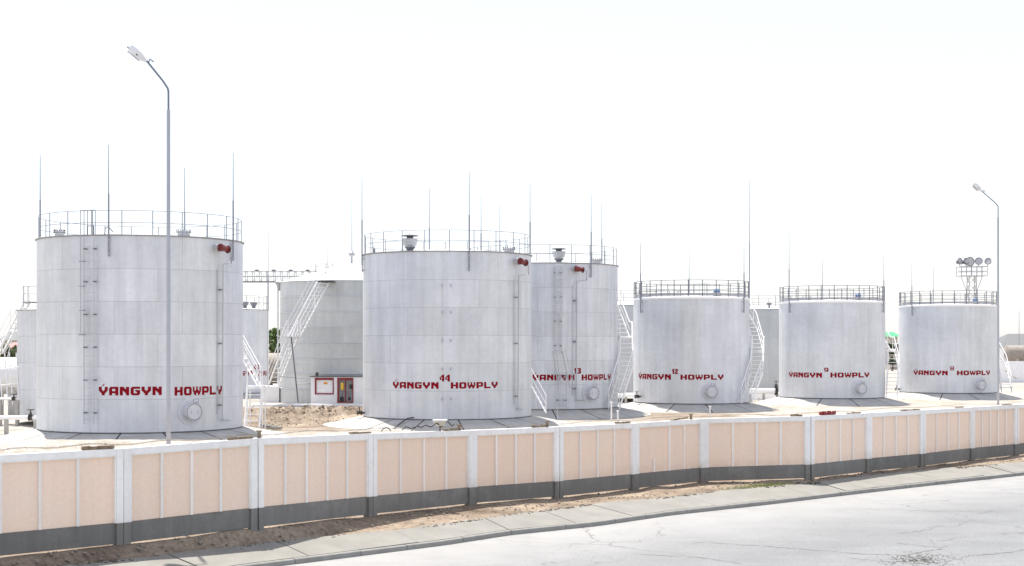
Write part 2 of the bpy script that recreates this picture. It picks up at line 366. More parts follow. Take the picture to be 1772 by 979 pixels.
# ------------------------------------------------------------------ lines of fence, pavement, kerb
posts = [(-42, 779+20, 926+18, 994), (211, 775.5, 903, 943), (443, 757.8, 879.7, 915), (641, 749.6, 859.9, 892), (814, 744, 842.8, 873), (965, 738, 836, 861),
         (1096, 731.7, 819, 847), (1216, 724, 808, 834.6), (1401, 719.5, 803.7, 829), (1501, 714, 795.4, 817.5), (1595, 709, 784.5, 808),
         (1680, 704, 776.5, 797), (1757, 699.7, 769.7, 789)]
FH = 2.3
fp = []
for i, (px, t, wb, gb) in enumerate(posts[1:]):
    Z = F*FH/(gb-t); fp.append(Vector(((px-CX)/F*Z, Z, EYE-(gb-HY)/F*Z)))
d = fp[0]-fp[1]; d.z = 0
d.normalize(); d = (d+Vector((-.25,.1,0))).normalized()
fp = [Vector((fp[0].x-3.2-2.9, fp[0].y-2.75-2.8, .15)), Vector((fp[0].x-3.0, fp[0].y-2.85, .14))]+fp
d = (fp[-1]-fp[-3]).normalized()
for k in range(3): fp.append(fp[-1]+Vector((d.x, d.y, 0))*3.7)
FY = [(p.x, p.y) for p in fp]; FZ = [(p.x, p.z) for p in fp]
def fenceY(x): return max(-30, min(100, interp(FY, x)))
def fenceZ(x): return interp(FZ, max(fp[0].x, min(fp[-1].x, x)))
ZS, ZK, ZR = -.12, -.33, -.455
def curve(pts, z):
    o = []
    for px, py in pts:
        Z = (EYE-z)*F/(py-HY); o.append(((px-CX)/F*Z, Z))
    return o
SW = curve([(-200,1022),(114,979),(254,965),(355,951),(450,941),(542,932),(684,919),(880,892),(1058,869),(1159,861),(1261,848.5),(1330,843),(1468,827),(1586,815.5),(1772,800),(1900,790)], ZS)
KB = curve([(60,1030),(430,977),(562,961),(699,944),(771.5,935),(880,918.5),(1032,903),(1159,885),(1330,866.5),(1488,848),(1606,834.7),(1772,817),(1900,804)], ZK)
def swY(x): return max(-60, min(fenceY(x)-.6, interp(SW, x)))
def kbY(x): return max(-62, min(swY(x)-.5, interp(KB, x)))

# ------------------------------------------------------------------ ground
from mathutils import noise as mn
def yard(x, y):
    z = .33
    z += .62*math.exp(-((y-59.3)/2.0)**2)*sstep(-4.5, -7.5, x)*(1+.05*mn.noise(Vector((x*.3, 0, 3))))
    bank = sstep(79, 91, y)*(1-sstep(104, 112, y))*sstep(-23, -19, x)*sstep(-4, -7, x)
    z += .52*bank
    b2 = sstep(79, 84, y)*(1-sstep(88, 91.5, y))*sstep(-19, -17, x)*sstep(-8, -9.5, x)
    z += b2*.6*(mn.noise(Vector((x*1.1, y*.9, 1)))+.6*mn.noise(Vector((x*2.7, y*2.2, 5))))
    return z+.035*mn.noise(Vector((x*.6, y*.6, 9)))
xs = [-4000,-1500,-500,-200,-110,-80]+[-62+.62*i for i in range(201)]+[75,100,200,500,1500,4000]
def column(x):
    f, s, k = fenceY(x), swY(x), kbY(x); fz = fenceZ(x)
    bump = .075*mn.noise(Vector((x*1.1, 3, 4)))+.06*mn.noise(Vector((x*3.7, 3, 4)))+.012
    rows = [(-600, -.7), (k-.4, -.7), (k+.02, -.6), (s-.06, -.25), (s, ZS-.02)]
    nin = 14
    for i in range(1, nin+1):
        t = i/nin; y = lerp(s, f-.12, t)
        lip = .03*math.exp(-((t-.15)/.1)**2)
        rows.append((y, lerp(ZS-.01, fz-.01+bump, sstep(.1, .95, t))+lip+.03*mn.noise(Vector((x*1.7, y*1.7, 2)))*min(1, 3*t)+.02*mn.noise(Vector((x*5, y*5, 2)))*min(1,3*t)))
    for i in range(1, 20):
        t = i/19; y = f-.12+t*12
        rows.append((y, lerp(fz-.02+bump, .33, sstep(.05, 1, t))+.04*mn.noise(Vector((x*2.2, y*2.2, 2)))*(1-t)))
    y0 = f+12
    for i in range(1, 150):
        y = lerp(y0, 135, i/149); t = sstep(0, 4, y-y0)
        rows.append((y, lerp(.33, yard(x, y), t)))
    for y in (150, 180, 240, 400, 900, 2500, 9000): rows.append((y, .36))
    return rows
g = MB(); cols = []
for x in xs: cols.append([g.vert((x, y, z)) for y, z in column(x)])
for a_, b_ in zip(cols, cols[1:]):
    for i in range(len(a_)-1): g.face(a_[i], b_[i], b_[i+1], a_[i+1])
go = g.build('ground', M['soil']); tag(go, kind='structure')
at_ = go.data.attributes.new('dust', 'FLOAT', 'POINT')
for i, v in enumerate(go.data.vertices):
    x, y = v.co.x, v.co.y; f = fenceY(x)
    d_ = sstep(f+.3, f+5, y)
    d_ *= 1-sstep(74, 78, y)*(1-sstep(90.5, 92, y))*sstep(-20.5, -19, x)*(1-sstep(-6.5, -5, x))*.95
    d_ *= 1-.8*sstep(80, 84, y)*(1-sstep(93, 96, y))*sstep(7.5, 8.6, x)*(1-sstep(13.5, 15, x))
    at_.data[i].value = d_
# road
g = MB(); cols = []
rx = [-90, -60]+[-40+i*1.0 for i in range(81)]+[60, 90]
for x in rx:
    k = kbY(x); cols.append([g.vert((x, y, ZR)) for y in (-60, k-14, k-8, k-5, k-3, k-1.5, k-.6, k+.0)])
for a_, b_ in zip(cols, cols[1:]):
    for i in range(7): g.face(a_[i], b_[i], b_[i+1], a_[i+1])
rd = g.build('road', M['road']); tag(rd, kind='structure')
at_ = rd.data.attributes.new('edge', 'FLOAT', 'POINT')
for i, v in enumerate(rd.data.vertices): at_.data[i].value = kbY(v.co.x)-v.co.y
# pavement slabs and kerb stones; t runs along the kerb
def arclen(curvef, x0, x1, step):
    pts = []; x = x0
    while x < x1: pts.append(x); x += step/math.hypot(1, (curvef(x+.05)-curvef(x-.05))/.1)
    return pts
kx = arclen(kbY, -24, 44, .5)
pv = MB(); kb = MB(); random.seed(3)
i = 0
KL = .13
while i < len(kx)-1:
    n = random.choice((4, 5, 6, 7, 4, 8)); j = min(len(kx)-1, i+n); dz = random.uniform(-.012, .012); tilt = random.uniform(-.002, .002)
    seg = kx[i:j+1]; gap = .012
    top = []; 
    for q, x in enumerate(seg):
        xx = x+(gap if q == 0 else (-gap if q == len(seg)-1 else 0))
        sl = (kbY(x+.1)-kbY(x-.1))/.2; nx, ny = -sl/math.hypot(1, sl), 1/math.hypot(1, sl)
        # from the kerb point step inward to the upper edge
        wd = None
        for st in [s_*.05 for s_ in range(4, 120)]:
            if xx+nx*st > -60 and kbY(xx)+ny*st >= swY(xx+nx*st)+.02*mn.noise(Vector((xx*3,0,0))): wd = st; break
        wd = wd or 1.4
        row = []
        for fr in (0.0, .33, .66, 1.0):
            dd = lerp(KL+.012, wd, fr); jag = .06*mn.noise(Vector((xx*2.3, 7, 1))) if fr == 1 else 0
            row.append((xx+nx*(dd+jag), kbY(xx)+ny*(dd+jag), lerp(ZK+.01, ZS+.02, fr)+dz+tilt*q+.006*mn.noise(Vector((xx*2, fr*4, 3)))))
        top.append(row)
    vs = [[pv.vert(p) for p in r] for r in top]; lo = [[pv.vert((p[0], p[1], p[2]-.12)) for p in r] for r in top]
    for q in range(len(vs)-1):
        for c in range(3): pv.face(vs[q][c], vs[q+1][c], vs[q+1][c+1], vs[q][c+1])
        pv.face(vs[q][3], vs[q+1][3], lo[q+1][3], lo[q][3]); pv.face(vs[q][0], lo[q][0], lo[q+1][0], vs[q+1][0])
    for q in (0, -1):
        for c in range(3): pv.face(vs[q][c], vs[q][c+1], lo[q][c+1], lo[q][c])
    i = j
tag(pv.build('pavement', M['walk'], smooth=False), kind='structure')
i = 0
while i < len(kx)-1:
    j = min(len(kx)-1, i+random.choice((3, 4, 4))); dz = random.uniform(-.006, .006); seg = kx[i:j+1]; rings = []
    for q, x in enumerate(seg):
        xx = x+(.008 if q == 0 else (-.008 if q == len(seg)-1 else 0))
        sl = (kbY(x+.1)-kbY(x-.1))/.2; nx, ny = -sl/math.hypot(1, sl), 1/math.hypot(1, sl)
        y = kbY(xx); wb = .006*mn.noise(Vector((xx*4, 1, 1)))
        rings.append([kb.vert((xx+nx*o_, y+ny*o_, z+dz)) for o_, z in ((-.01+wb, ZR-.05), (0+wb, ZK-.012), (.02+wb, ZK+.008), (KL-.01, ZK+.008), (KL, ZK-.1))])
    for q in range(len(rings)-1):
        for c in range(4): kb.face(rings[q][c], rings[q+1][c], rings[q+1][c+1], rings[q][c+1])
    kb.face(*rings[0]); kb.face(*rings[-1][::-1])
    i = j
tag(kb.build('kerb', M['kerb'], smooth=False), kind='structure')

# pebbles and clods on the soil strip, weeds by the pavement
random.seed(5)
pb = MB()
for k in range(900):
    x = random.uniform(-14, 26); t = random.random()
    y = lerp(swY(x), fenceY(x)-.1, t); z = lerp(ZS, fenceZ(x), sstep(0, .8, t))+.01
    r = random.uniform(.012, .05)*(1.6 if random.random() < .06 else 1)
    b = len(pb.v)
    for q in ((1,0,0),(0,1,0),(-1,0,0),(0,-1,0),(0,0,.8),(0,0,-.8)):
        pb.v.append((x+q[0]*r*random.uniform(.7,1.4), y+q[1]*r*random.uniform(.7,1.4), z+q[2]*r*random.uniform(.7,1.2)))
    for q in ((0,1,4),(1,2,4),(2,3,4),(3,0,4),(1,0,5),(2,1,5),(3,2,5),(0,3,5)): pb.f.append(tuple(b+i_ for i_ in q))
tag(pb.build('gravel', M['stone'], smooth=False), 'scattered stones and clods on the dirt strip before the fence', 'gravel', kind='stuff')
gr = MB()
c0 = [(1290, 846), (1310, 843), (1330, 841), (1345, 840), (1275, 848), (1320, 842), (1400, 832), (1200, 853)]
for k in range(1100):
    px, py = random.choice(c0[:6] if random.random() < .93 else c0); Z = (EYE-ZS)*F/(py-HY)
    x = (px-CX)/F*Z+random.gauss(0, .28); y = Z+random.gauss(.1, .12); y = max(y, swY(x)+.03)
    h = random.uniform(.05, .16); a_ = random.uniform(0, 2*PI); wv = .007
    dx, dy = math.cos(a_), math.sin(a_)
    v = [gr.vert((x-dx*wv, y-dy*wv, ZS-.03)), gr.vert((x+dx*wv, y+dy*wv, ZS-.03)), gr.vert((x+random.uniform(-.04,.04), y+random.uniform(-.04,.04), ZS+h))]
    gr.face(*v)
tag(gr.build('grass', M['straw'], smooth=False), 'thin green weeds along the upper pavement edge', 'grass', kind='stuff')

random.seed(21)
ck = MB()
def onroad(px, py): Z = (EYE-ZR)*F/(py-HY); return Vector(((px-CX)/F*Z, Z, ZR+.004))
for line, wd in (([(1320,945),(1420,953),(1500,959),(1565,961),(1600,955),(1632,948)], .022), ([(1555,940),(1600,945),(1632,948),(1640,944)], .02), ([(1475,967),(1545,972),(1600,970)], .018),
                 ([(1620,975),(1680,962),(1740,957),(1800,948)], .02), ([(1200,938),(1260,941),(1325,945)], .012), ([(1090,958),(1200,964),(1290,975)], .012), ([(1480,880),(1600,884),(1772,886)], .010)):
    P = [onroad(*q) for q in line]; pts = []
    for a_, b_ in zip(P, P[1:]):
        m_ = max(2, int((b_-a_).length/.12))
        for k in range(m_): pts.append(a_.lerp(b_, k/m_)+Vector((random.gauss(0,.03), random.gauss(0,.05), 0)))
    pv_ = None
    for k, p in enumerate(pts):
        w_ = wd*random.uniform(.3, 1.5); cur = (ck.vert(p+Vector((0,-w_,0))), ck.vert(p+Vector((0,w_,0))))
        if pv_: ck.face(pv_[0], cur[0], cur[1], pv_[1])
        pv_ = cur
tag(ck.build('road_cracks', M['crack'], smooth=False), kind='structure')
cr_ = MB()
for k in range(420):
    px, py = random.gauss(1590, 30), random.gauss(968, 5.5)
    p = onroad(px, min(990, py)); p.z += .001; a_ = random.uniform(0, 6.28); n_ = random.choice((3,4,5)); r = random.uniform(.012, .045)
    cr_.face(*[cr_.vert(p+Vector((math.cos(a_+2*PI*q/n_)*r*random.uniform(.6,1.3), math.sin(a_+2*PI*q/n_)*r*random.uniform(.6,1.3), 0))) for q in range(n_)])
tag(cr_.build('road_crumbs', M['crack'], smooth=False), 'dark crumbled asphalt where the road cracks meet', 'asphalt crumbs', kind='stuff')
cd_ = MB()
for k in range(1500):
    x = random.uniform(-10, 30); 
    if mn.noise(Vector((x*.45, 8, 8))) < -.05: continue
    y = swY(x)+random.gauss(-.04, .07); z = ZS+.012+min(0, (y-swY(x)))*.12; r = random.uniform(.012, .05); b = len(cd_.v)
    for q in ((1,0,0),(0,1,0),(-1,0,0),(0,-1,0),(0,0,.6),(0,0,-.6)): cd_.v.append((x+q[0]*r*random.uniform(.8,2.0), y+q[1]*r*random.uniform(.7,1.3), z+q[2]*r))
    for q in ((0,1,4),(1,2,4),(2,3,4),(3,0,4),(1,0,5),(2,1,5),(3,2,5),(0,3,5)): cd_.f.append(tuple(b+i_ for i_ in q))
tag(cd_.build('soil_crumbs', M['crumb'], smooth=False), 'dark soil crumbs spilled on the upper edge of the pavement', 'soil crumbs', kind='stuff')
# ------------------------------------------------------------------ fence
fence = empty('boundary_fence', (fp[0].x, fp[0].y, 0), 'peach and white precast concrete fence along the road', 'fence')
base = Vector((fp[0].x, fp[0].y, 0))
ribs_n = [3, 3, 3, 4, 3, 3, 3, 3, 3, 3, 3, 3, 4, 3, 3, 3, 3]
def fence_panel(i):
    A, B = fp[i]-base, fp[i+1]-base
    L_ = math.hypot(B.x-A.x, B.y-A.y); u = Vector((B.x-A.x, B.y-A.y, 0))/L_; nrm = Vector((u.y, -u.x, 0))   # towards the road
    def fr(s, n_, z): return A+u*s+nrm*n_+Vector((0,0,1))*(z+(B.z-A.z)*s/L_)
    H, PL, g_ = FH, .54, .012
    T = .185          # side stile
    p = MB().box(T-.03, L_-T+.03, -.05, .0, PL+.002, H-.13, fr).build('fence_panel', M['peach'], fence)
    f = MB()
    f.box(g_, T, -.10, .10, PL, H, fr); f.box(L_-T, L_-g_, -.10, .10, PL, H, fr)
    f.box(T+.0005, L_-T-.0005, -.09, .085, H-.16, H-.001, fr)                    # coping beam
    f.box(T+.001, T+.035, .0, .075, PL, H-.16, fr); f.box(L_-T-.035, L_-T-.001, .0, .075, PL, H-.16, fr)
    f.box(T+.036, L_-T-.036, .0, .055, H-.19, H-.161, fr)
    f.build('frame', M['fwhite'], p)
    n = ribs_n[i]
    for k in range(n):
        s = lerp(T+.03, L_-T-.03, (k+1)/(n+1))
        rb = MB()
        if i == 7 and k == 0: rb.box(s-.03, s+.03, .001, .05, PL+.004, PL+.5, fr); 
        elif i == 7 and k == 2: rb.box(s-.03, s+.03, .001, .05, PL+.9, H-.191, fr); rb.box(s-.022, s+.02, .001, .035, PL+.004, PL+.9, fr)
        else: rb.box(s-.034, s+.034, .001, .05, PL+.004, H-.191, fr)
        rb.build('rib', M['rib'], p)
    lift = .045
    q = MB(); q.box(T+.001, L_-T-.001, -.06, .03, lift, PL-.002, fr)
    q.build('plinth', M['plinth'], p)
    for s0, s1 in ((g_, T), (L_-T, L_-g_)): MB().box(s0, s1, -.10, .10, -.25, PL-.001, fr).build('footing', M['plinth'], p)
for i in range(len(fp)-1): fence_panel(i)

# litter along the fence top: bent rusty wire holders, a cable, a red board, a cream lamp box
def on_fence(px, up=0.0, back=0.0):
    # point on the coping line at the photo column
    for i in range(len(fp)-1):
        A, B = fp[i], fp[i+1]
        for s in [q/40 for q in range(41)]:
            P = A.lerp(B, s)
            if abs((P.x/P.y*F+CX)-px) < 3.5: return Vector((P.x, P.y+back, P.z+FH+up))
    return Vector((0,0,0))
def fdir(px):
    a_, b_ = on_fence(px-12), on_fence(px+12); v = b_-a_; return v.normalized()
def litter(px0, px1, th, hh, name, label, cat, m, up=.0, back=.0, grp=None, tilt=0):
    P = on_fence((px0+px1)/2, up, back); u = fdir((px0+px1)/2); Ln = (px1-px0)/F*P.y/max(.3, u.x)
    n_ = Vector((u.y, -u.x, 0)).normalized()
    o = MB(); random.seed(int(px0))
    def fr(s, a_, z): return u*s+n_*a_+Vector((0,0,z+tilt*s))
    k = max(3, int(Ln/.18)); 
    for q in range(k):
        s0, s1 = -Ln/2+Ln*q/k, -Ln/2+Ln*(q+1)/k
        o.box(s0+.004, s1-.004, -th*random.uniform(.5,1), th*random.uniform(.5,1), .0, hh*random.uniform(.55,1), fr)
    ob = o.build(name, m, None, loc=P)
    return tag(ob, label, cat, grp)
litter(147, 190, .06, .09, 'rusty_bracket', 'long brown rusty bracket lying on the fence top before the leftmost big tank', 'bracket', M['rust'], .004)
litter(400, 438, .05, .07, 'rusty_bracket', 'crumbling rusty strip on the fence top right of the first lamp pole', 'bracket', M['rust'], .004)
litter(608, 640, .05, .06, 'rusty_bracket', 'rusty strip on the fence top left of the tank numbered 44', 'bracket', M['rust'], .004)
litter(770, 798, .05, .07, 'rusty_bracket', 'short brown strip on the fence top beside the cream box', 'bracket', M['rust'], .004)
litter(922, 948, .05, .07, 'rusty_bracket', 'short rusty strip on the fence top at the right foot of the tank numbered 44', 'bracket', M['rust'], .004)
litter(1064, 1092, .05, .07, 'rusty_bracket', 'dark rusty strip on the fence top before the stair of the tank numbered 13', 'bracket', M['rust'], .004)
litter(1160, 1192, .05, .06, 'rusty_bracket', 'tilted rusty bar rising to the right on the fence top before the tank numbered 12', 'bracket', M['rust'], .02, tilt=.1)
litter(1371, 1392, .05, .08, 'rusty_bracket', 'bent brown bracket on the fence top left of the red board', 'bracket', M['rust'], .004)
litter(1418, 1453, .05, .15, 'red_board', 'flat red board lying on the fence top before the tank numbered 9', 'board', M['red'], .004)
litter(1463, 1494, .05, .05, 'rusty_bracket', 'thin dark strip on the fence top right of the red board', 'bracket', M['rust'], .004)
litter(1556, 1600, .06, .05, 'rusty_bracket', 'long thin brown strip on the fence top left of the second lamp pole', 'bracket', M['rust'], .004)
litter(1651, 1674, .05, .05, 'rusty_bracket', 'short brown strip on the fence top before the tank numbered 8', 'bracket', M['rust'], .004)
litter(1732, 1757, .05, .05, 'rusty_bracket', 'thin rusty strip on the fence top right of the second lamp pole', 'bracket', M['rust'], .004)
# sagging barbed wire
bw = MB(); pts = []
for px in range(0, 1772, 6):
    pts.append(on_fence(px, .10+.025*math.sin(px*.05)+.02*math.sin(px*.013), -.02))
pts = [p for p in pts if p.y > 1]; o0 = pts[0].copy()
bw.tube([p-o0 for p in pts], .0035, 4)
for k in range(0, len(pts)-1):
    for t in (0, .25, .5, .75):
        p = pts[k].lerp(pts[k+1], t)-o0; s_ = .022
        bw.tube([p+Vector((-s_, 0, -s_)), p+Vector((s_, 0, s_))], .0025, 3); bw.tube([p+Vector((s_, s_, -s_)), p+Vector((-s_, -s_, s_))], .0025, 3)
tag(bw.build('barbed_wire', M['wire'], None, loc=o0), 'single rusty barbed wire strand sagging above the fence top', 'barbed wire')
for px, lab in ((447, 'small rusty stub post on the fence top by the second panel joint'), (797, 'small pale stub post on the fence top right of the cream box'),
                (948, 'small tan stub post on the fence top left of the tank numbered 13'), (1198, 'small rusty stub post on the fence top before the tank numbered 12')):
    P = on_fence(px, .0, .0); o = MB().box(-.04, .04, -.04, .04, .0, .16); o.box(-.07, .07, -.05, .05, .161, .19)
    tag(o.build('stub_post', M['rust'], None, loc=P), lab, 'stub post')
# black cable
P0 = on_fence(700, 0.02, -.02); u = fdir(740); cp = []
for k in range(60):
    t = k/59; s_ = t*2.6
    cp.append(u*s_+Vector((0, .03*math.sin(9*t), .05+.06*abs(math.sin(t*13))+(.12*t)+.04*math.sin(t*31))))
tag(MB().tube(cp, .016, 6).build('black_cable', M['black'], None, loc=P0), 'wavy black cable lying along the fence top by the cream box', 'cable')
P0 = on_fence(663, .02, -.02); cp = [u*(t*.45)+Vector((0, 0, .10*math.sin(PI*t)+.03)) for t in [k/10 for k in range(11)]]
tag(MB().tube(cp, .014, 6).build('black_cable', M['black'], None, loc=P0), 'short loose end of black cable on the fence top left of the wavy one', 'cable')
# cream box lamp on a short stem behind the coping
P = on_fence(762, 0, -.0); lb = empty('lamp_box', P, 'cream box lamp on a short stem on the fence top', 'lamp')
MB().box(-.025, .025, -.025, .025, 0, .16).build('stem', M['rust'], lb)
m_ = MB(); vs = []
for z, hx, hy in ((.16, .13, .07), (.30, .19, .10)):
    vs.append([m_.vert((sx*hx, sy*hy, z)) for sx, sy in ((-1,-1),(1,-1),(1,1),(-1,1))])
for k in range(4): m_.face(vs[0][k], vs[0][(k+1)%4], vs[1][(k+1)%4], vs[1][k])
m_.face(*vs[0][::-1]); m_.face(*vs[1]); m_.build('housing', M['cream'], lb)
MB().box(-.215, .215, -.12, .12, .302, .345).build('lid', M['white'], lb)

# ------------------------------------------------------------------ tanks
class T: pass
def C(az, r, z): return Vector((r*math.sin(az), -r*math.cos(az), z))
def tank_geom(xl, xr, Z, H, base_z, R=None, cpx=None):
    t = T()
    if R is None:
        a1, a2 = math.atan((xl-CX)/F), math.atan((xr-CX)/F); am, hf = (a1+a2)/2, (a2-a1)/2
        t.R = Z/math.cos(am)*math.sin(hf); t.c = Vector((Z*math.tan(am), Z, base_z))
    else: t.R = R; t.c = Vector(((cpx-CX)/F*Z, Z, base_z))
    t.H = H; return t
def hit(t, px, py, r=None, back=False):
    r = r or t.R; dx = (px-CX)/F
    # |(dx*s - cx, s - cy)| = r
    A = dx*dx+1; B = -2*(dx*t.c.x+t.c.y); Cc = t.c.x**2+t.c.y**2-r*r
    D = B*B-4*A*Cc; D = math.sqrt(max(0, D)); s = (-B+(D if back else -D))/(2*A)
    x, y = dx*s-t.c.x, s-t.c.y
    return math.atan2(x, -y), EYE-(py-HY)/F*s-t.c.z, s

def arc(az0, az1, r, z, n=48, z1=None):
    return [C(lerp(az0, az1, k/n), r, z if z1 is None else lerp(z, z1, k/n)) for k in range(n+1)]
def railing(t, root, n, zb, r, heavy=False, a0=0, a1=2*PI, h=1.1):
    m = M['greysteel'] if heavy else M['railgrey']; full = a1-a0 > 6.28
    rr = .029 if heavy else .022
    b = MB()
    for z in ((.4, .75, h) if heavy else (.55, h)):
        p = arc(a0, a1, r, zb+z, 72)
        if full: b.tube(p[:-1], rr*.8, 5, closed=True)
        else: b.tube(p, rr*.8, 5)
    ro = b.build('railing', m, root)
    for k in range(n if full else n+1):
        az = a0+(a1-a0)*k/n+.07
        MB().tube([C(az, r, zb), C(az, r, zb+h)], rr*1.1, 5).build('post', m, ro)
    if heavy:
        MB().lathe([(r-.012, zb+.08), (r+.004, zb+.08), (r+.004, zb+.24), (r-.012, zb+.24)], 72).build('toe_board', M['silver'], ro)
    return ro
def placeM(az, r, z):       # local frame on the wall: x tangential, z up, -y outward
    return Matrix.Translation(C(az, r, z)) @ Matrix.Rotation(az, 4, 'Z')
def outward(az, r, z):      # lathe frame whose axis (z) points out of the wall
    return placeM(az, r, z) @ Matrix.Rotation(R_(90), 4, 'X')
def manhole(t, root, px, py, rad=.40, bolts=26):
    az, z, s = hit(t, px, py)
    Mx = outward(az, t.R, z)
    neck = MB().lathe([(rad*1.55, -.06), (rad*1.55, .012), (rad*.86, .012), (rad*.86, .26), (rad, .262), (rad, .30)], 36, Mx).build('manhole', M['cover'], root)
    cv = MB().lathe([(rad, .302), (rad, .335), (rad*.99, .34)], 36, Mx, cap0=True, cap1=True)
    for sx in (-1, 1):
        pp = [Mx @ Vector((sx*rad*.42-.045*sx*0, -.07, .345)), Mx @ Vector((sx*rad*.42, -.07, .39)), Mx @ Vector((sx*rad*.42, .07, .39)), Mx @ Vector((sx*rad*.42, .07, .345))]
        cv.tube(pp, .012, 5)
    cv.build('cover', M['cover'], neck)
    for k in range(bolts):
        a_ = 2*PI*k/bolts; Mb = Mx @ Matrix.Translation((rad*.9*math.cos(a_), rad*.9*math.sin(a_), .341))
        MB().lathe([(.021, 0), (.021, .035)], 6, Mb, cap1=True).build('bolt', M['dark'], neck)
    dv = MB(); P = lambda x, y, z_: Mx @ Vector((x, y, z_))
    dv.tube([P(rad*.55, rad*1.0, .02), P(rad*.55, rad*1.0, .30), P(rad*.55, rad*1.35, .32), P(-rad*.1, rad*1.38, .32), P(-rad*.1, rad*1.05, .32)], .022, 6)
    dv.build('davit', M['silver'], neck)
GL = {
'Y': ["###...###","###...###","###...###","####.####",".#######.","..#####..","...###...","...###..."],
'A': [".########","#########","###...###","###...###","#########","#########","###...###","###...###"],
'N': ["####..###","#####.###","#########","#########","###.#####","###..####","###...###","###...###"],
'G': [".########","#########","###......","###.#####","###..####","###...###","#########",".#######."],
'H': ["###...###","###...###","###...###","#########","#########","###...###","###...###","###...###"],
'O': [".#######.","#########","###...###","###...###","###...###","###...###","#########",".#######."],
'W': ["##..##..##","##..##..##","##..##..##","##.####.##","##########",".########.",".###..###.","..##..##.."],
'P': ["########.","#########","###...###","###...###","#########","########.","###......","###......"],
'L': ["###......","###......","###......","###......","###......","###......","#########","#########"],
'4': ["...###","..####",".#####","##.###","##.###","######","...###","...###"],
'3': ["#####.","######","...###",".####.",".#####","...###","######","#####."],
'1': [".###","####","####",".###",".###",".###",".###",".###"],
'2': [".####.","######","##.###","..###.",".###..","###...","######","######"],
'9': [".#####.","#######","##...##","##...##","#######",".######",".....##","######."],
'8': [".#####.","##...##","##...##",".#####.","#######","##...##","##...##",".#####."]}
def word(t, root, text, px0, px1, ytop, ybot, name='lettering', label=None, acute=False):
    a0, z0, _ = hit(t, px0, ybot); a1, z1, _ = hit(t, px1, ybot); _, zt, _ = hit(t, (px0+px1)/2, ytop); _, zb, _ = hit(t, (px0+px1)/2, ybot)
    hgt = zt-zb; r = t.R+.005
    wo = bpy.data.objects.new(name, None); COL.objects.link(wo); wo.parent = root
    tot = sum(len(GL[ch][0])+1.3 for ch in text)-1.3; x = 0
    for n_, ch in enumerate(text):
        gm = GL[ch]; cells = [(x+cx_, 7-ry) for ry, row in enumerate(gm) for cx_, c in enumerate(row) if c == '#']
        if acute and n_ == 0: cells += [(x+3.6, 8.4), (x+4.1, 9.1), (x+4.8, 9.8)]
        m = MB(); vk = {}
        def V(uu, vv):
            key = (round(uu, 3), round(vv, 3))
            if key not in vk: vk[key] = m.vert(C(lerp(a0, a1, uu/tot), r, zb+hgt*vv/8))
            return vk[key]
        for cx_, cy_ in cells: m.face(V(cx_, cy_), V(cx_+1, cy_), V(cx_+1, cy_+1), V(cx_, cy_+1))
        m.build('letter' if ch.isalpha() else 'digit', M['letter'], wo, smooth=False)
        x += len(gm[0])+1.3
    return wo
def rod(t, root, px, ytop, back=False, below=1.5, r=None, ybase=None):
    rr = t.R+.10 if not back else t.R-.12
    az, ztop, s = hit(t, px, ytop, rr, back)
    zb = t.H+.02 if below <= 0 else t.H-below
    zm = lerp(t.H, ztop, .45)
    o = MB().tube([C(az, rr, zb), C(az, rr, zm)], .040, 6).build('lightning_rod', M['rod'], root)
    MB().tube([C(az, rr, zm), C(az, rr, ztop)], .027, 5, r1=.016).build('rod_tip', M['rod'], o)
    if below > 0:
        b = MB()
        for z in (t.H-.25, t.H-below+.12):
            b.box(-.05, .05, -.14, .02, z-.04, z+.04, lambda x, y, zz: placeM(az, t.R, 0) @ Vector((x, y, zz)))
        b.build('bracket', M['silver'], o)
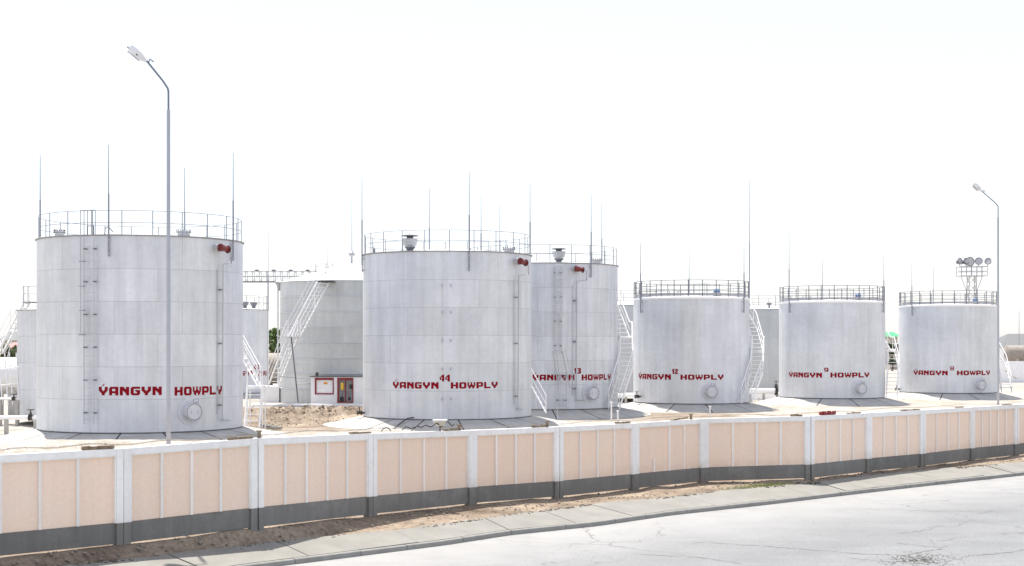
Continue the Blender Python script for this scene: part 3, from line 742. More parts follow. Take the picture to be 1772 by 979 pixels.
def foam_pipe(t, root, px_n, py_n, px_p, ybot, label=None):
    az, z, s = hit(t, px_n, py_n); Mx = placeM(az, t.R, z)
    P = lambda x, y, z_: Mx @ Vector((x, y, z_))
    K = Matrix.Scale(.74, 4)
    # round stub on the wall, then a red cone chamber pointing right along the wall
    fl = MB().lathe([(.20,-.05),(.20,.30),(.27,.30),(.27,.36)], 20, outward(az, t.R, z) @ K, cap1=True); fl.build('foam_flange', M['silver'], root)
    ch = MB(); D = Matrix.Translation(P(.0, -.42, 0)) @ Matrix.Rotation(az+R_(0), 4, 'Z') @ Matrix.Rotation(R_(90), 4, 'Y') @ Matrix.Rotation(R_(8), 4, 'Y') @ K
    ch.lathe([(.24,-.12),(.235,.0),(.15,.52),(.21,.54),(.21,.62),(.12,.64),(.12,.68)], 20, D, cap0=True, cap1=True)
    co = ch.build('foam_chamber', M['nozzle'], root)
    MB().lathe([(.25,.56),(.25,.61)], 20, D, cap0=True, cap1=True).build('flange', M['dark'], co)
    azp, _, _ = hit(t, px_p, py_n); _, zb, _ = hit(t, px_p, ybot)
    e0 = D @ Vector((0, 0, .66)); pth = [e0, e0+Mx.to_3x3() @ Vector((.14, .0, 0)), e0+Mx.to_3x3() @ Vector((.18, .0, -.10)), e0+Mx.to_3x3() @ Vector((.18, .0, -.62)), C(azp, t.R+.18, e0.z-.68), C(azp, t.R+.14, zb+.05), C(azp, t.R+.14, zb)]
    aze = azp+.55/t.R
    pth += [C(azp+.3/t.R, t.R+.14, zb), C(aze, t.R+.14, zb-.02)]
    pp = MB().tube(pth, .038, 8).build('foam_pipe', M['ladder'], root)
    cl = MB()
    for f_ in (.15, .5, .9):
        zz = lerp(e0.z-.8, zb, f_); cl.box(-.20, .04, -.16, .03, zz-.03, zz+.03, lambda x, y, z_: placeM(azp, t.R, 0) @ Vector((x, y, z_)))
    cl.build('clamp', M['greysteel'], pp)
    MB().tube([C(azp-.22/t.R, t.R+.06, e0.z-.9), C(azp-.22/t.R, t.R+.06, zb+.3)], .018, 6).build('side_pipe', M['ladder'], pp)
def ladder(t, root, px0, px1, ytop, ybot, step=.36, cage=False, off=.22, name='ladder', posts=True):
    a0, zt, _ = hit(t, px0, ytop); a1, _, _ = hit(t, px1, ytop); _, zb, _ = hit(t, (px0+px1)/2, ybot)
    zt = min(zt, t.H-.02) if ytop > 0 else t.H
    r = t.R+off
    ro = MB()
    for az in (a0, a1): ro.box(-.03, .03, -.015, .015, zb, zt+.9*0, (lambda A: lambda x, y, z: placeM(A, r, 0) @ Vector((x, y, z)))(az))
    ro = ro.build(name, M['ladder'], root)
    z = zb+.2
    while z < zt-.05:
        MB().tube([C(a0, r, z), C(a1, r, z)], .014, 5).build('rung', M['ladder'], ro); z += step
    br = MB(); z = zb+.5
    while z < zt:
        for az in (a0, a1): br.box(-.035, .035, -.02, off, z-.03, z+.03, (lambda A: lambda x, y, zz: placeM(A, r, 0) @ Vector((x, y, zz)))(az))
        z += 1.49
    br.build('standoff', M['greysteel'], ro)
    if cage:
        cg = MB(); z = zb+2.4; am = (a0+a1)/2; hw = (a1-a0)/2*t.R*1.35
        ring = lambda zz: [placeM(am, r, zz) @ Vector((hw*math.sin(q), -.55*(.5+.5*math.cos(q))*1.1+.0, 0)) for q in [(-PI/1.0+PI*2*k/14)*.5 for k in range(15)]]
        while z < zt: cg.tube(ring(z), .014, 5); z += .75
        for k in (0, 3, 7, 11, 14): cg.tube([ring(zb+2.4)[k], ring(zt)[k]], .011, 4)
        cg.build('cage', M['ladder'], ro)
def spiral_stair(t, root, az0, az1, wd=.75, z0=.05, z1=None):
    """stair winding round the wall in straight runs with one landing half way up"""
    z1 = z1 or t.H; r0, r1 = t.R+.16, t.R+.16+wd; n = int((z1-z0)/.25); NS = 4
    def prof(f):            # height along the run: two climbs and a flat landing
        a, b = .44, .54
        g = f/(1-(b-a)) if f < a else (a/(1-(b-a)) if f < b else (f-(b-a))/(1-(b-a)))
        return lerp(z0, z1, g)
    def PT(f, r, dz=0):
        k = min(NS-1, int(f*NS)); q = f*NS-k
        A, B = C(lerp(az0, az1, k/NS), r/.985, 0), C(lerp(az0, az1, (k+1)/NS), r/.985, 0)
        p = A.lerp(B, q); p.z = prof(f)+dz; return p
    root_s = bpy.data.objects.new('staircase', None); COL.objects.link(root_s); root_s.parent = root
    N = 50
    for r in (r0, r1):
        st = MB()
        for k in range(N+1):
            p = PT(k/N, r); u = Vector((p.x, p.y, 0)).normalized()*.022
            for s_, z in ((-1,-.15),(1,-.15),(1,.09),(-1,.09)): st.vert(p+u*s_+Vector((0,0,z)))
        for k in range(N):
            b = 4*k
            for q in range(4): st.face(b+q, b+(q+1)%4, b+4+(q+1)%4, b+4+q)
        st.face(3,2,1,0); st.face(4*N,4*N+1,4*N+2,4*N+3)
        st.build('stringer', M['white'], root_s)
        hr = MB()
        hr.tube([PT(k/N, r, 1.0) for k in range(N+1)], .036, 6); hr.tube([PT(k/N, r, .52) for k in range(N+1)], .018, 5)
        for k in range(0, N+1, 5): hr.tube([PT(k/N, r), PT(k/N, r, 1.0)], .026, 5)
        hr.build('handrail', M['white'], root_s)
    for k in range(1, n):
        f_ = k/n; c0, c1 = PT(f_, r0), PT(f_, r1); x_ = (c1-c0); L_ = x_.length; x_.normalize(); y_ = Vector((-x_.y, x_.x, 0))
        MB().box(.03, L_-.03, -.13, .13, -.02, .018, lambda x, y, zz: c0+x_*x+y_*y+Vector((0,0,zz))).build('tread', M['white'], root_s)
def flight(root, p0, p1, side, name='staircase', m=None, step=.27, rail=1.0, depth=2):
    """straight flight from bottom p0 to top p1 (local), side = width vector"""
    m = m or M['white']; p0, p1, side = Vector(p0), Vector(p1), Vector(side)
    d_ = (p1-p0); ro = bpy.data.objects.new(name, None); COL.objects.link(ro); ro.parent = root
    for o in (Vector((0,0,0)), side): MB().tube([p0+o, p1+o], .055, 4).build('stringer', m, ro)
    n = max(2, int(abs(d_.z)/step)); hz = Vector((d_.x, d_.y, 0)); hz = hz.normalized() if hz.length > .01 else Vector((0,1,0))
    sn = side.normalized()
    for k in range(1, n+1):
        c = p0.lerp(p1, k/(n+.3))
        MB().box(.02, side.length-.02, -.10, .10, -.018, .018, lambda x, y, z: c+sn*x+hz*y+Vector((0,0,z))).build('tread', m, ro)
    for o in (Vector((0,0,0)), side):
        hr = MB(); up = Vector((0,0,rail)); hr.tube([p0+o+up, p1+o+up], .026, 6); hr.tube([p0+o+up*.5, p1+o+up*.5], .015, 5)
        k_ = max(2, int(d_.length/1.4))
        for k in range(k_+1): q = p0.lerp(p1, k/k_)+o; hr.tube([q, q+up], .022, 5)
        hr.build('handrail', m, ro)
    return ro
def vent_tall(t, root, px, ybase):
    az, z, s = hit(t, px, 440, t.R-.9); p = C(az, t.R-.9, t.H+.02); Mx = Matrix.Translation(p) @ Matrix.Diagonal((.76,.76,.70,1))
    v = MB().lathe([(.22,-.1),(.22,.12),(.40,.34),(.40,.40)], 24, Mx, cap1=True).build('breather_vent', M['greysteel'], root)
    MB().lathe([(.46,.47),(.56,.90),(.56,1.0),(.20,1.02)], 24, Mx, cap0=True, cap1=True).build('hood', M['silver'], v)
    MB().lathe([(.24,1.02),(.24,1.16),(.62,1.20),(.62,1.25),(.1,1.34)], 24, Mx, cap0=True, cap1=True).build('cap', M['greysteel'], v)
def hatch(t, root, px, wpx=None, rad=.33, rr=1.0):
    az, z, s = hit(t, px, 440, t.R-rr); Mx = Matrix.Translation(C(az, t.R-rr, t.H+.02))
    h_ = MB().lathe([(rad*.8,-.1),(rad*.8,.26),(rad,.26),(rad,.30)], 24, Mx, cap1=True).build('roof_hatch', M['silver'], root)
    for k in range(14):
        a_ = 2*PI*k/14; MB().lathe([(.018,.22),(.018,.38)], 5, Mx @ Matrix.Translation((rad*.9*math.cos(a_), rad*.9*math.sin(a_), 0)), cap1=True).build('bolt', M['dark'], h_)
def apron(t, reach=2.2, drop=.5, n=14, label='', rot=0.0):
    """ring of trapezoid concrete slabs falling away from the tank foot"""
    r0, r1 = t.R-.3, t.R+reach
    m = MB()
    for k in range(n):
        a0, a1 = 2*PI*k/n+rot, 2*PI*(k+1)/n+rot; g0, g1 = .035/r0, .035/r1
        sub = 6; top = []
        for q in range(sub+1):
            A_in = lerp(a0+g0, a1-g0, q/sub)
            e0, e1 = C(a0+g1, r1/math.cos(PI/n)*.985, -drop), C(a1-g1, r1/math.cos(PI/n)*.985, -drop)
            pin = C(A_in, r0, .0); pout = e0.lerp(e1, q/sub)
            top.append((m.vert(pin), m.vert(pin.lerp(pout, .5)), m.vert(pout), m.vert(pout+Vector((0,0,-.3)))))
        for q in range(sub):
            for c in range(3): m.face(top[q][c], top[q+1][c], top[q+1][c+1], top[q][c+1])
    r_ = empty('tank_apron', t.c+Vector((0,0,-.005)), label, 'concrete base', 'concrete aprons under the tanks')
    m.build('slabs', M['concrete'], r_, smooth=False)
    MB().lathe([(r0, -.03), (r1*.985, -drop-.03), (r1*.985, -drop-.3)], 48).build('joint_filler', M['joint'], r_)
    return r_
def shell(t, root, m, name='tank_wall', curb=True, cone=.35, seg=128):
    MB().lathe([(t.R, -.02), (t.R, t.H)], seg, uvR=t.R).build(name, m, root)
    MB().lathe([(t.R-.002, t.H+.004), (t.R*.5, t.H+cone*.55), (.05, t.H+cone)], 64, cap1=True).build('roof', M['roof'], root)
    if curb: MB().lathe([(t.R+.003, t.H-.05), (t.R+.075, t.H-.035), (t.R+.075, t.H+.0), (t.R+.003, t.H+.003)], seg).build('rim', M['rim'], root)

BZ = .85
GA = 'big silver tanks in the front row'
# --- tank far left in front
t45 = tank_geom(63, 420.5, 70.5, 9.0, BZ); R0 = empty('storage_tank', t45.c, 'biggest and nearest silver tank at the left, its red lettering split by a lamp pole', 'storage tank', GA)
shell(t45, R0, M['plate'])
railing(t45, R0, 22, t45.H, t45.R-.08)
ladder(t45, R0, 150, 166, 412, 733)
az, zt_, _ = hit(t45, 139.5, 396, t45.R+.3); _, zb_, _ = hit(t45, 139.5, 580, t45.R+.3)
cd = MB().tube([C(az, t45.R+.3, zb_), C(az, t45.R+.3, t45.H+.95)], .022, 6).build('conduit', M['silver'], R0)
for yy in (408, 452, 495, 537, 579):
    _, z, _ = hit(t45, 139.5, yy, t45.R+.3); MB().box(-.09, .28, -.3, -.27, z-.015, z+.015, lambda x, y, zz: placeM(az, t45.R, 0) @ Vector((x, y, zz))).build('cross_arm', M['greysteel'], cd)
word(t45, R0, 'YANGYN', 171, 280, 669, 684, acute=True); word(t45, R0, 'HOWPLY', 302, 384.5, 668.5, 683.5)
manhole(t45, R0, 330, 712, .42)
foam_pipe(t45, R0, 372, 429, 381, 727)
for px, yt, bk in ((69.5, 268, False), (188, 250, False), (403.5, 264, False), (319.5, 290, True)): rod(t45, R0, px, yt, bk, 0 if bk else (1.0 if px != 69.5 else 0))
hatch(t45, R0, 318, rad=.36, rr=1.2); hatch(t45, R0, 103, rad=.28, rr=.8)
# stair gate frame on the roof over the ladder
az0, _, _ = hit(t45, 137, 400); az1, _, _ = hit(t45, 163, 400)
gt = MB()
for k in range(5): A = lerp(az0, az1, k/4); gt.tube([C(A, t45.R-.1, t45.H), C(A, t45.R-.1, t45.H+1.12)], .018, 5)
gt.tube(arc(az0, az1, t45.R-.1, t45.H+1.12, 6), .025, 5); gt.build('ladder_gate', M['greysteel'], R0)
A = hit(t45, 150, 400)[0]; hp = MB(); q = placeM(A, t45.R-.3, t45.H)
hp.tube([q @ Vector((-.15,0,0)), q @ Vector((-.15,0,.42)), q @ Vector((.17,0,.42)), q @ Vector((.17,0,0))], .03, 6)
q = placeM(hit(t45, 177, 400)[0], t45.R-.5, t45.H); hp.tube([q @ Vector((-.1,0,0)), q @ Vector((-.05,0,.35)), q @ Vector((.1,0,.38)), q @ Vector((.3,0,.15))], .025, 6)
hp.build('grab_bars', M['greysteel'], R0)
# stair that comes round the back and ends in a landing and a steep flight
def L45(px, py, Z): return at(px, py, Z)-t45.c
a_, b_ = L45(424, 668, 76.2), L45(388, 590, 78.8)
flight(R0, L45(446, 668, 76.0), L45(398, 582, 77.6), (0, .9, 0))
pl = MB(); c_ = L45(443, 668, 76.3); pl.box(c_.x-.42, c_.x+.42, c_.y-.4, c_.y+.5, c_.z-.04, c_.z+.04); lo_ = pl.build('landing', M['white'], R0)
for sx in (-.40, .40):
    for dy in (-.38, .48):
        MB().tube([c_+Vector((sx, dy, -2.3)), c_+Vector((sx, dy, 1.05 if dy < 0 else 0))], .035, 6).build('leg', M['white'], lo_)
flight(R0, c_+Vector((-.38, -1.2, -2.1)), c_+Vector((-.38, -.42, 0)), (.76, 0, 0), rail=.05, step=.3)
apron(t45, 2.2, .5, 16, 'concrete apron under the leftmost big tank, behind the first lamp pole', .06)

# --- tank 44
t44 = tank_geom(628, 919.5, 81.8, 9.0, BZ); R0 = empty('storage_tank', t44.c, 'big silver tank numbered 44 in the middle of the front row', 'storage tank', GA)
shell(t44, R0, M['plate']); railing(t44, R0, 22, t44.H, t44.R-.08)
word(t44, R0, 'YANGYN', 680, 759, 661, 672.3, acute=True); word(t44, R0, 'HOWPLY', 780, 861, 661, 672)
word(t44, R0, '44', 761, 778.5, 648, 660, 'number')
foam_pipe(t44, R0, 891, 452.5, 893, 708)
vent_tall(t44, R0, 709.5, 437); hatch(t44, R0, 881, rad=.36)
for px, yt, bk, bl in ((626.5, 308, False, 1.0), (812, 297, False, 1.1), (917.3, 316, False, 0), (743, 326, True, 0)): rod(t44, R0, px, yt, bk, bl)
stub = MB()
for yy in (494, 540, 589, 638, 690):
    for px in (765.5, 780):
        A, z, _ = hit(t44, px, yy); stub.box(-.03, .03, -.10, .02, z-.07, z+.07, lambda x, y, zz: placeM(A, t44.R, 0) @ Vector((x, y, zz)))
stub.build('ladder_stubs', M['silver'], R0)
def L44(px, py, Z): return at(px, py, Z)-t44.c
flight(R0, L44(945, 714, 84.5), L44(897, 626, 86.0), (0, .8, 0))
jt = MB()    # lever arm standing on the roof
A, z, _ = hit(t44, 645, 440, t44.R-.5); q = placeM(A, t44.R-.5, t44.H)
jt.tube([q @ Vector((0,0,.55)), q @ Vector((.45,0,.1))], .03, 5); jt.box(.42, .58, -.06, .06, .0, .3, lambda x, y, z_: q @ Vector((x, y, z_)))
jt.build('gauge_arm', M['greysteel'], R0)
apron(t44, 2.3, .5, 16, 'concrete apron with dark joints under the tank numbered 44', .17)
ca = MB().tube([at(682, 741, 75.6), at(692, 733, 76.2), at(700, 727, 76.9), at(706, 723.5, 77.2), at(716, 722, 77.3)], .03, 6)
tag(ca.build('black_hose', M['black']), 'black hose curving down the apron of the tank numbered 44', 'hose')

# --- tank 13
t13 = tank_geom(0, 0, 93.3, 9.0, BZ-.0, R=4.82, cpx=939.5); R0 = empty('storage_tank', t13.c, 'silver tank numbered 13, partly hidden behind the tank numbered 44', 'storage tank', GA)
shell(t13, R0, M['plate']); railing(t13, R0, 22, t13.H, t13.R-.08)
word(t13, R0, 'YANGYN', 921, 994, 648, 658, acute=True); word(t13, R0, 'HOWPLY', 1006.5, 1056.5, 647.5, 657.5); word(t13, R0, '13', 994, 1005.5, 636.5, 646.5, 'number')
manhole(t13, R0, 1022, 680, .42); foam_pipe(t13, R0, 993, 465.5, 996, 692); vent_tall(t13, R0, 967, 455); hatch(t13, R0, 1032, rad=.36)
ladder(t13, R0, 960, 970, 458, 612, cage=True); ladder(t13, R0, 964, 976, 640, 706, off=.5, step=.33)
A0, z0_, _ = hit(t13, 956, 607); A1, z1_, _ = hit(t13, 971, 606)
ll = MB()
for A, dA in ((A0, .05), (A1, .07)):
    ll.tube([C(A, t13.R+.25, z0_), C(A+dA, t13.R+.7, z0_-2.3)], .035, 5); ll.tube([C(A+.02, t13.R+.55, z0_+.1), C(A+dA+.02, t13.R+1.0, z0_-2.2)], .02, 5)
ll.build('leaning_rails', M['silver'], R0)
for px, yt, bk, bl in ((1023, 336, False, .9), (1041.5, 350, True, 0), (832.5, 338, False, 0), (865, 352, True, 0)): rod(t13, R0, px, yt, bk, bl)
spiral_stair(t13, R0, R_(53), R_(53+90), wd=.8)
apron(t13, 2.2, .5, 16, 'stained concrete apron under the tank numbered 13', .1)

# --- tanks 12, 9, 8
def small_tank(xl, xr, Z, txt, num, w1, w2, wn, man, rods, lab, alab, azs=62, npost=26, bz=BZ, valve=None):
    t = tank_geom(xl, xr, Z, 7.1, bz); R0 = empty('storage_tank', t.c, lab, 'storage tank', 'smaller silver tanks with sturdy railings')
    shell(t, R0, M['plate_smooth'], curb=False, cone=.25)
    MB().lathe([(t.R+.004, t.H-.10), (t.R+.05, t.H-.10), (t.R+.05, t.H+.03), (t.R-.6, t.H+.10)], 96).build('roof_edge', M['white'], R0)
    railing(t, R0, npost, t.H+.06, t.R-.05, heavy=True, h=1.12)
    word(t, R0, 'YANGYN', *w1, acute=True); word(t, R0, 'HOWPLY', *w2); word(t, R0, num, *wn, name='number')
    manhole(t, R0, *man, rad=.40)
    for px, yt, bk, bl in rods: rod(t, R0, px, yt, bk, bl)
    spiral_stair(t, R0, R_(azs), R_(azs+82), wd=.8)
    # small box and valve on the roof
    q = C(R_(28), t.R-1.0, t.H+.1)
    vb = MB().box(q.x-.28, q.x+.28, q.y-.2, q.y+.2, q.z, q.z+.28).build('roof_valve', M['silver'], R0); MB().lathe([(.2,.28),(.24,.40),(.14,.52)], 16, Matrix.Translation(q), cap1=True, cap0=True).build('valve_cap', M['blue'], vb)
    fr = MB(); q = C(R_(10), t.R-1.6, t.H+.1)
    for dx in (-.5, -.15, .2, .5): fr.tube([q+Vector((dx,0,0)), q+Vector((dx,0,.9))], .018, 5)
    fr.tube([q+Vector((-.5,0,.9)), q+Vector((.5,0,.9))], .02, 5); fr.build('hatch_frame', M['silver'], R0)
    apron(t, 1.8, .52, 12, alab, .12)
    return t, R0
t12, _ = small_tank(1096, 1297, 100.8, '', '12', (1105.5, 1161, 647, 656.5), (1177.5, 1252, 648, 657), (1163, 1173.5, 638.2, 647), (1229.5, 677.5),
   ((1108.5, 420, False, 1.0), (1192.5, 432, True, 0), (1287.5, 418, False, 1.0)), 'smaller silver tank numbered 12 with railing, right of the tank numbered 13', 'concrete apron under the tank numbered 12', 46)
t9, _ = small_tank(1348, 1532, 110, '', '9', (1365.5, 1422.5, 644.5, 653), (1437, 1504, 644.5, 653), (1426, 1433.5, 636, 643.5), (1488, 672),
   ((1365.5, 395, False, .8), (1423.5, 450, True, 0), (1529.5, 440, False, .8)), 'smaller silver tank numbered 9 with railing, second from the right', 'concrete apron under the tank numbered 9', 60)
t8, _ = small_tank(1555, 1728.5, 121, '', '8', (1581, 1640, 641, 649), (1656, 1713, 641, 649), (1644, 1651, 633.7, 641), (1695, 666),
   ((1578, 455, False, .8), (1615, 460, True, 0)), 'smaller silver tank numbered 8 with railing, rightmost in the row', 'concrete apron under the tank numbered 8', 75)

# --- ribbed old tank behind, with cone roof
tr = tank_geom(0, 0, 99.5, 8.18, BZ, R=4.86, cpx=608.5); RB = empty('storage_tank', tr.c, 'old hooped tank with a pale cone roof behind the red and white booth', 'storage tank')
MB().lathe([(tr.R, -.1), (tr.R, tr.H)], 128, uvR=tr.R).build('tank_wall', M['plate_old'], RB)
MB().lathe([(tr.R+.06, tr.H-.03), (tr.R+.06, tr.H+.01), (tr.R-.5, tr.H+.16), (.5, tr.H+1.3), (.05, tr.H+1.35)], 96, cap1=True).build('roof', M['roof'], RB)
for k in range(1, 8):
    z = k*1.022; MB().lathe([(tr.R+.002, z-.05), (tr.R+.07, z-.03), (tr.R+.07, z+.0), (tr.R+.002, z+.02)], 128).build('hoop', M['cover'], RB)
dp = MB().tube([Vector((-tr.R-.12, -.6, 0)), Vector((-tr.R-.12, -.6, tr.H-.2))], .05, 8).build('downpipe', M['cover'], RB)
MB().lathe([(.08,-.55),(.15,-.2),(.30,.0),(.30,.05),(.05,.16)], 16, Matrix.Translation((-tr.R-.05, -.6, tr.H)), cap0=True, cap1=True).build('vent_cowl', M['silver'], RB)
ap_ = MB().lathe([(.07,0),(.07,.5),(.22,.6),(.22,.75),(.05,.95)], 12, Matrix.Translation((0,0,tr.H+1.3)), cap1=True); ap_.build('apex_vent', M['silver'], RB)
def LR(px, py, Z): return at(px, py, Z)-tr.c
MB().tube([LR(609, 452, 99.5), LR(609, 395, 99.5), LR(609, 335, 99.5)], .035, 5, r1=.012).build('lightning_rod', M['rod'], RB)
MB().tube([LR(566.5, 474, 99.0), LR(565.5, 382, 99.0)], .022, 5, r1=.010).build('lightning_rod', M['rod'], RB)
flight(RB, LR(499, 582, 92.6), LR(549, 487, 92.9), (.62, 1.0, 0), rail=1.05)
lp = LR(489, 581, 92.4); pl = MB().box(lp.x, lp.x+1.0, lp.y, lp.y+1.1, lp.z-.05, lp.z+.0).build('landing', M['white'], RB)
tp = LR(553, 486, 93.6); MB().box(tp.x-.2, tp.x+.9, tp.y-.3, tp.y+1.6, tp.z-.06, tp.z-.0).build('top_platform', M['dark'], RB)
gt = MB()
for dx in (-.2, .45, .9):
    gt.tube([tp+Vector((dx, -.3, 0)), tp+Vector((dx, -.3, 1.1))], .025, 5)
for z in (.55, 1.1): gt.tube([tp+Vector((-.2, -.3, z)), tp+Vector((.9, -.3, z))], .02, 5)
gt.build('platform_rail', M['silver'], RB)
flight(RB, LR(464, 668, 92.4), LR(497, 582, 92.6), (.55, .9, 0), rail=1.05)
MB().tube([LR(504, 583, 92.8), LR(516, 696, 92.6)], .045, 6).build('prop', M['greysteel'], RB)
sp = MB().tube([LR(480, 651, 92), LR(540, 656, 93.9)], .02, 5); sp.tube([LR(509, 629, 93.5), LR(538, 629, 93.9)], .035, 5); sp.tube([LR(511, 664, 93.5), LR(538, 664, 93.9)], .035, 5)
sp.build('side_pipes', M['silver'], RB)

# --- rear tanks
def rear_tank(xl, xr, Z, H, lab, R=4.0, cpx=None, bz=BZ, rail=True, m='plate_back', cone=.4):
    t = tank_geom(0, 0, Z, H, bz, R=R, cpx=cpx); R0 = empty('storage_tank', t.c, lab, 'storage tank', 'tanks of the rear row')
    shell(t, R0, M[m], cone=cone)
    if rail: railing(t, R0, 18, t.H, t.R-.05)
    return t, R0
t43, R43 = rear_tank(0, 0, 120, 6.8, 'rear tank numbered 43, seen between the leftmost big tank and the hooped tank', R=4.0, cpx=380.5, m='plate_smooth')
word(t43, R43, 'YANGYN', 386, 440, 642, 650); word(t43, R43, 'HOWPLY', 447, 462.5, 642, 650); word(t43, R43, '43', 439, 448, 631, 639, 'number')
rod(t43, R43, 464.2, 400, False, 0)
vn = MB()
for px in (424, 439):
    A, z, s = hit(t43, px, 535, t43.R-1); vn.lathe([(.15,0),(.15,.15),(.3,.35),(.3,.5),(.1,.55)], 12, Matrix.Translation(C(A, t43.R-1, t43.H+.1)), cap1=True)
vn.build('breather_vent', M['greysteel'], R43)
apron(t43, 2.6, .5, 14, 'grey concrete apron under the rear tank numbered 43')
tA, RA = rear_tank(0, 0, 83.5, 5.95, 'rear tank with a white stair, seen left of the leftmost big tank', R=4.6, cpx=175, bz=.82, m='plate', rail=False)
def LA(px, py, Z): return at(px, py, Z)-tA.c
flight(RA, LA(-6, 612, 82), LA(42, 522, 82), (.0, .9, 0), rail=.95)
pl = LA(50, 522, 82); pm = MB().box(pl.x-.3, pl.x+.9, pl.y-.2, pl.y+1.1, pl.z-.05, pl.z).build('landing', M['greysteel'], RA)
for dx in (-.25, .02): MB().tube([pl+Vector((dx, -.2, -.3)), pl+Vector((dx, -.2, .9))], .03, 5).build('post', M['silver'], pm)
MB().box(pl.x-.25, pl.x+.9, pl.y-.22, pl.y-.18, pl.z+.86, pl.z+.9).build('top_rail', M['silver'], pm)
MB().box(pl.x-.25, pl.x+.9, pl.y-.22, pl.y-.19, pl.z+.43, pl.z+.46).build('mid_rail', M['silver'], pm)
for i_, py in enumerate((600, 640)):
    MB().tube([LA(2, 660, 81.6), LA(28, 560, 82.2)] if i_ else [LA(8, 610, 82.5), LA(38, 560, 82.7)], .022, 5).build('brace', M['white'], RA)
tC, RC = rear_tank(0, 0, 115, 7.0, 'rear grey tank glimpsed between the tanks numbered 13 and 12', cpx=1092)
tD, RD = rear_tank(0, 0, 123, 6.85, 'rear grey tank glimpsed between the tanks numbered 12 and 9', cpx=1322)
A, z, s = hit(tD, 1331, 530, tD.R-.8); MB().lathe([(.08,0),(.08,.3),(.22,.42),(.22,.5)], 10, Matrix.Translation(C(A, tD.R-.8, tD.H)), cap1=True).build('breather_vent', M['greysteel'], RD)

# ------------------------------------------------------------------ street lamps
def street_lamp(Z, px, label, rx=1.0):
    base_ = at(px, 800, Z); g0 = fenceZ(base_.x)+.02
    o = empty('street_lamp', (base_.x, Z, g0), label, 'street lamp', 'street lamps behind the fence')
    hz = lambda py, ZZ=37.5: 4.95+(HY-py)/F*ZZ
    s = 37.5
    zt1 = 4.95+(HY-190)/F*s-g0; zt2 = 4.95+(HY-155)/F*s-g0
    MB().tube([(0,0,-.3), (0,0,5.2), (0,0,zt1)], .062, 12, r1=.048).build('pole', M['lamp'], o)
    k = s/F
    arm = MB().tube([(0,0,zt1-.1), (0,0,zt2-.05), (-.02,0,zt2+.04), (-9*k*rx,-.02,zt2+12*k+.04), (-38*k*rx,-.08,zt2+51*k)], .027, 8).build('arm', M['lamp2'], o)
    h = empty_frame = Matrix.Translation((-38*k,-.08,zt2+50*k)) @ Matrix.Rotation(R_(-42-180), 4, 'Y') if False else None
    c0 = Vector((-36*k*rx, -.08, zt2+48*k)); c1 = Vector((-36*k*rx-29*k, -.14, zt2+73*k)); d_ = (c1-c0); Ln = d_.length; u = d_.normalized(); sd_ = Vector((0,1,0)); up_ = u.cross(sd_).normalized(); 
    if up_.z < 0: up_ = -up_
    hd = MB(); rings = []
    for f_, w_, hu, hl in ((0,.04,.03,.03),(.12,.07,.05,.06),(.3,.11,.085,.10),(.6,.14,.09,.10),(.88,.13,.075,.085),(1,.09,.03,.05)):
        c = c0+u*(Ln*f_); rings.append([hd.vert(c+sd_*a_*w_+up_*b_) for a_, b_ in ((-1,-hl*.5),(-.75,hu),(.75,hu),(1,-hl*.5),(.8,-hl),(-.8,-hl))])
    for A_, B_ in zip(rings, rings[1:]):
        for q in range(6): hd.face(A_[q], A_[(q+1)%6], B_[(q+1)%6], B_[q])
    hd.face(*rings[0][::-1]); hd.face(*rings[-1])
    ho = hd.build('lamp_head', M['white'], o)
    gl = MB(); c = c0+u*Ln*.6-up_*.105; gl.box(-Ln*.28, Ln*.28, -.1, .1, -.03, .0, lambda x, y, z: c+u*x+sd_*y+up_*z); gl.build('diffuser', M['mesh'], ho)
    cl = MB(); cl.tube([c0-up_*.02-u*.06, c0+up_*.10-u*.02, c0+up_*.10-u*.14], .018, 5); cl.build('clip', M['dark'], ho)
    sc = MB()
    for f_ in (.45, .95): p = c0+u*Ln*f_-sd_*.14-up_*.04; sc.cbox(p, (.03,.03,.03))
    sc.build('latch', M['dark'], ho)
    return o
M['lamp'] = mat('pale pole paint', (.47,.49,.53), .6, .0, noise=.08, nscale=2); M['lamp2'] = mat('grey arm paint', (.20,.21,.24), .5)
street_lamp(37.5, 291.5, 'tall pale street lamp in front of the leftmost big tank, nearest one')
street_lamp(69.7, 1727.2, 'street lamp in front of the tank numbered 8, farther one at the right', 1.5)

# ------------------------------------------------------------------ booth and low walls
bo = at(538, 698, 93.6); bo.z = .88; B0 = empty('fire_point', bo, 'small white fire point shelter with red framed openings before the hooped tank', 'fire cabinet')
S_ = 93.6/F   # metres per photo pixel here
H_ = 1.86
def bx(px0, px1, py0, py1, y0, y1): return ((px0-538)*S_, (px1-538)*S_, y0, y1, (697.5-py1)*S_, (697.5-py0)*S_)
wl = MB()
for b in ((538,545.5,649,697,0,.9),(577.5,584,649,697,0,.9),(611.5,628,649,697,0,.9),(545.6,577.4,679,697,0,.9),(584.1,611.4,693.5,697,0,.9),(545.6,577.4,649,650.5,0,.9),(584.1,611.4,649,650.5,0,.9),(545.6,627,650.6,697,.9,.96)): wl.box(*bx(*b))
wl.build('wall', M['wallwhite'], B0)
rf = MB().box(-.08, 3.45, -.08, 1.0, 1.83, 1.88); rf.build('roof', M['greyroof'], B0)
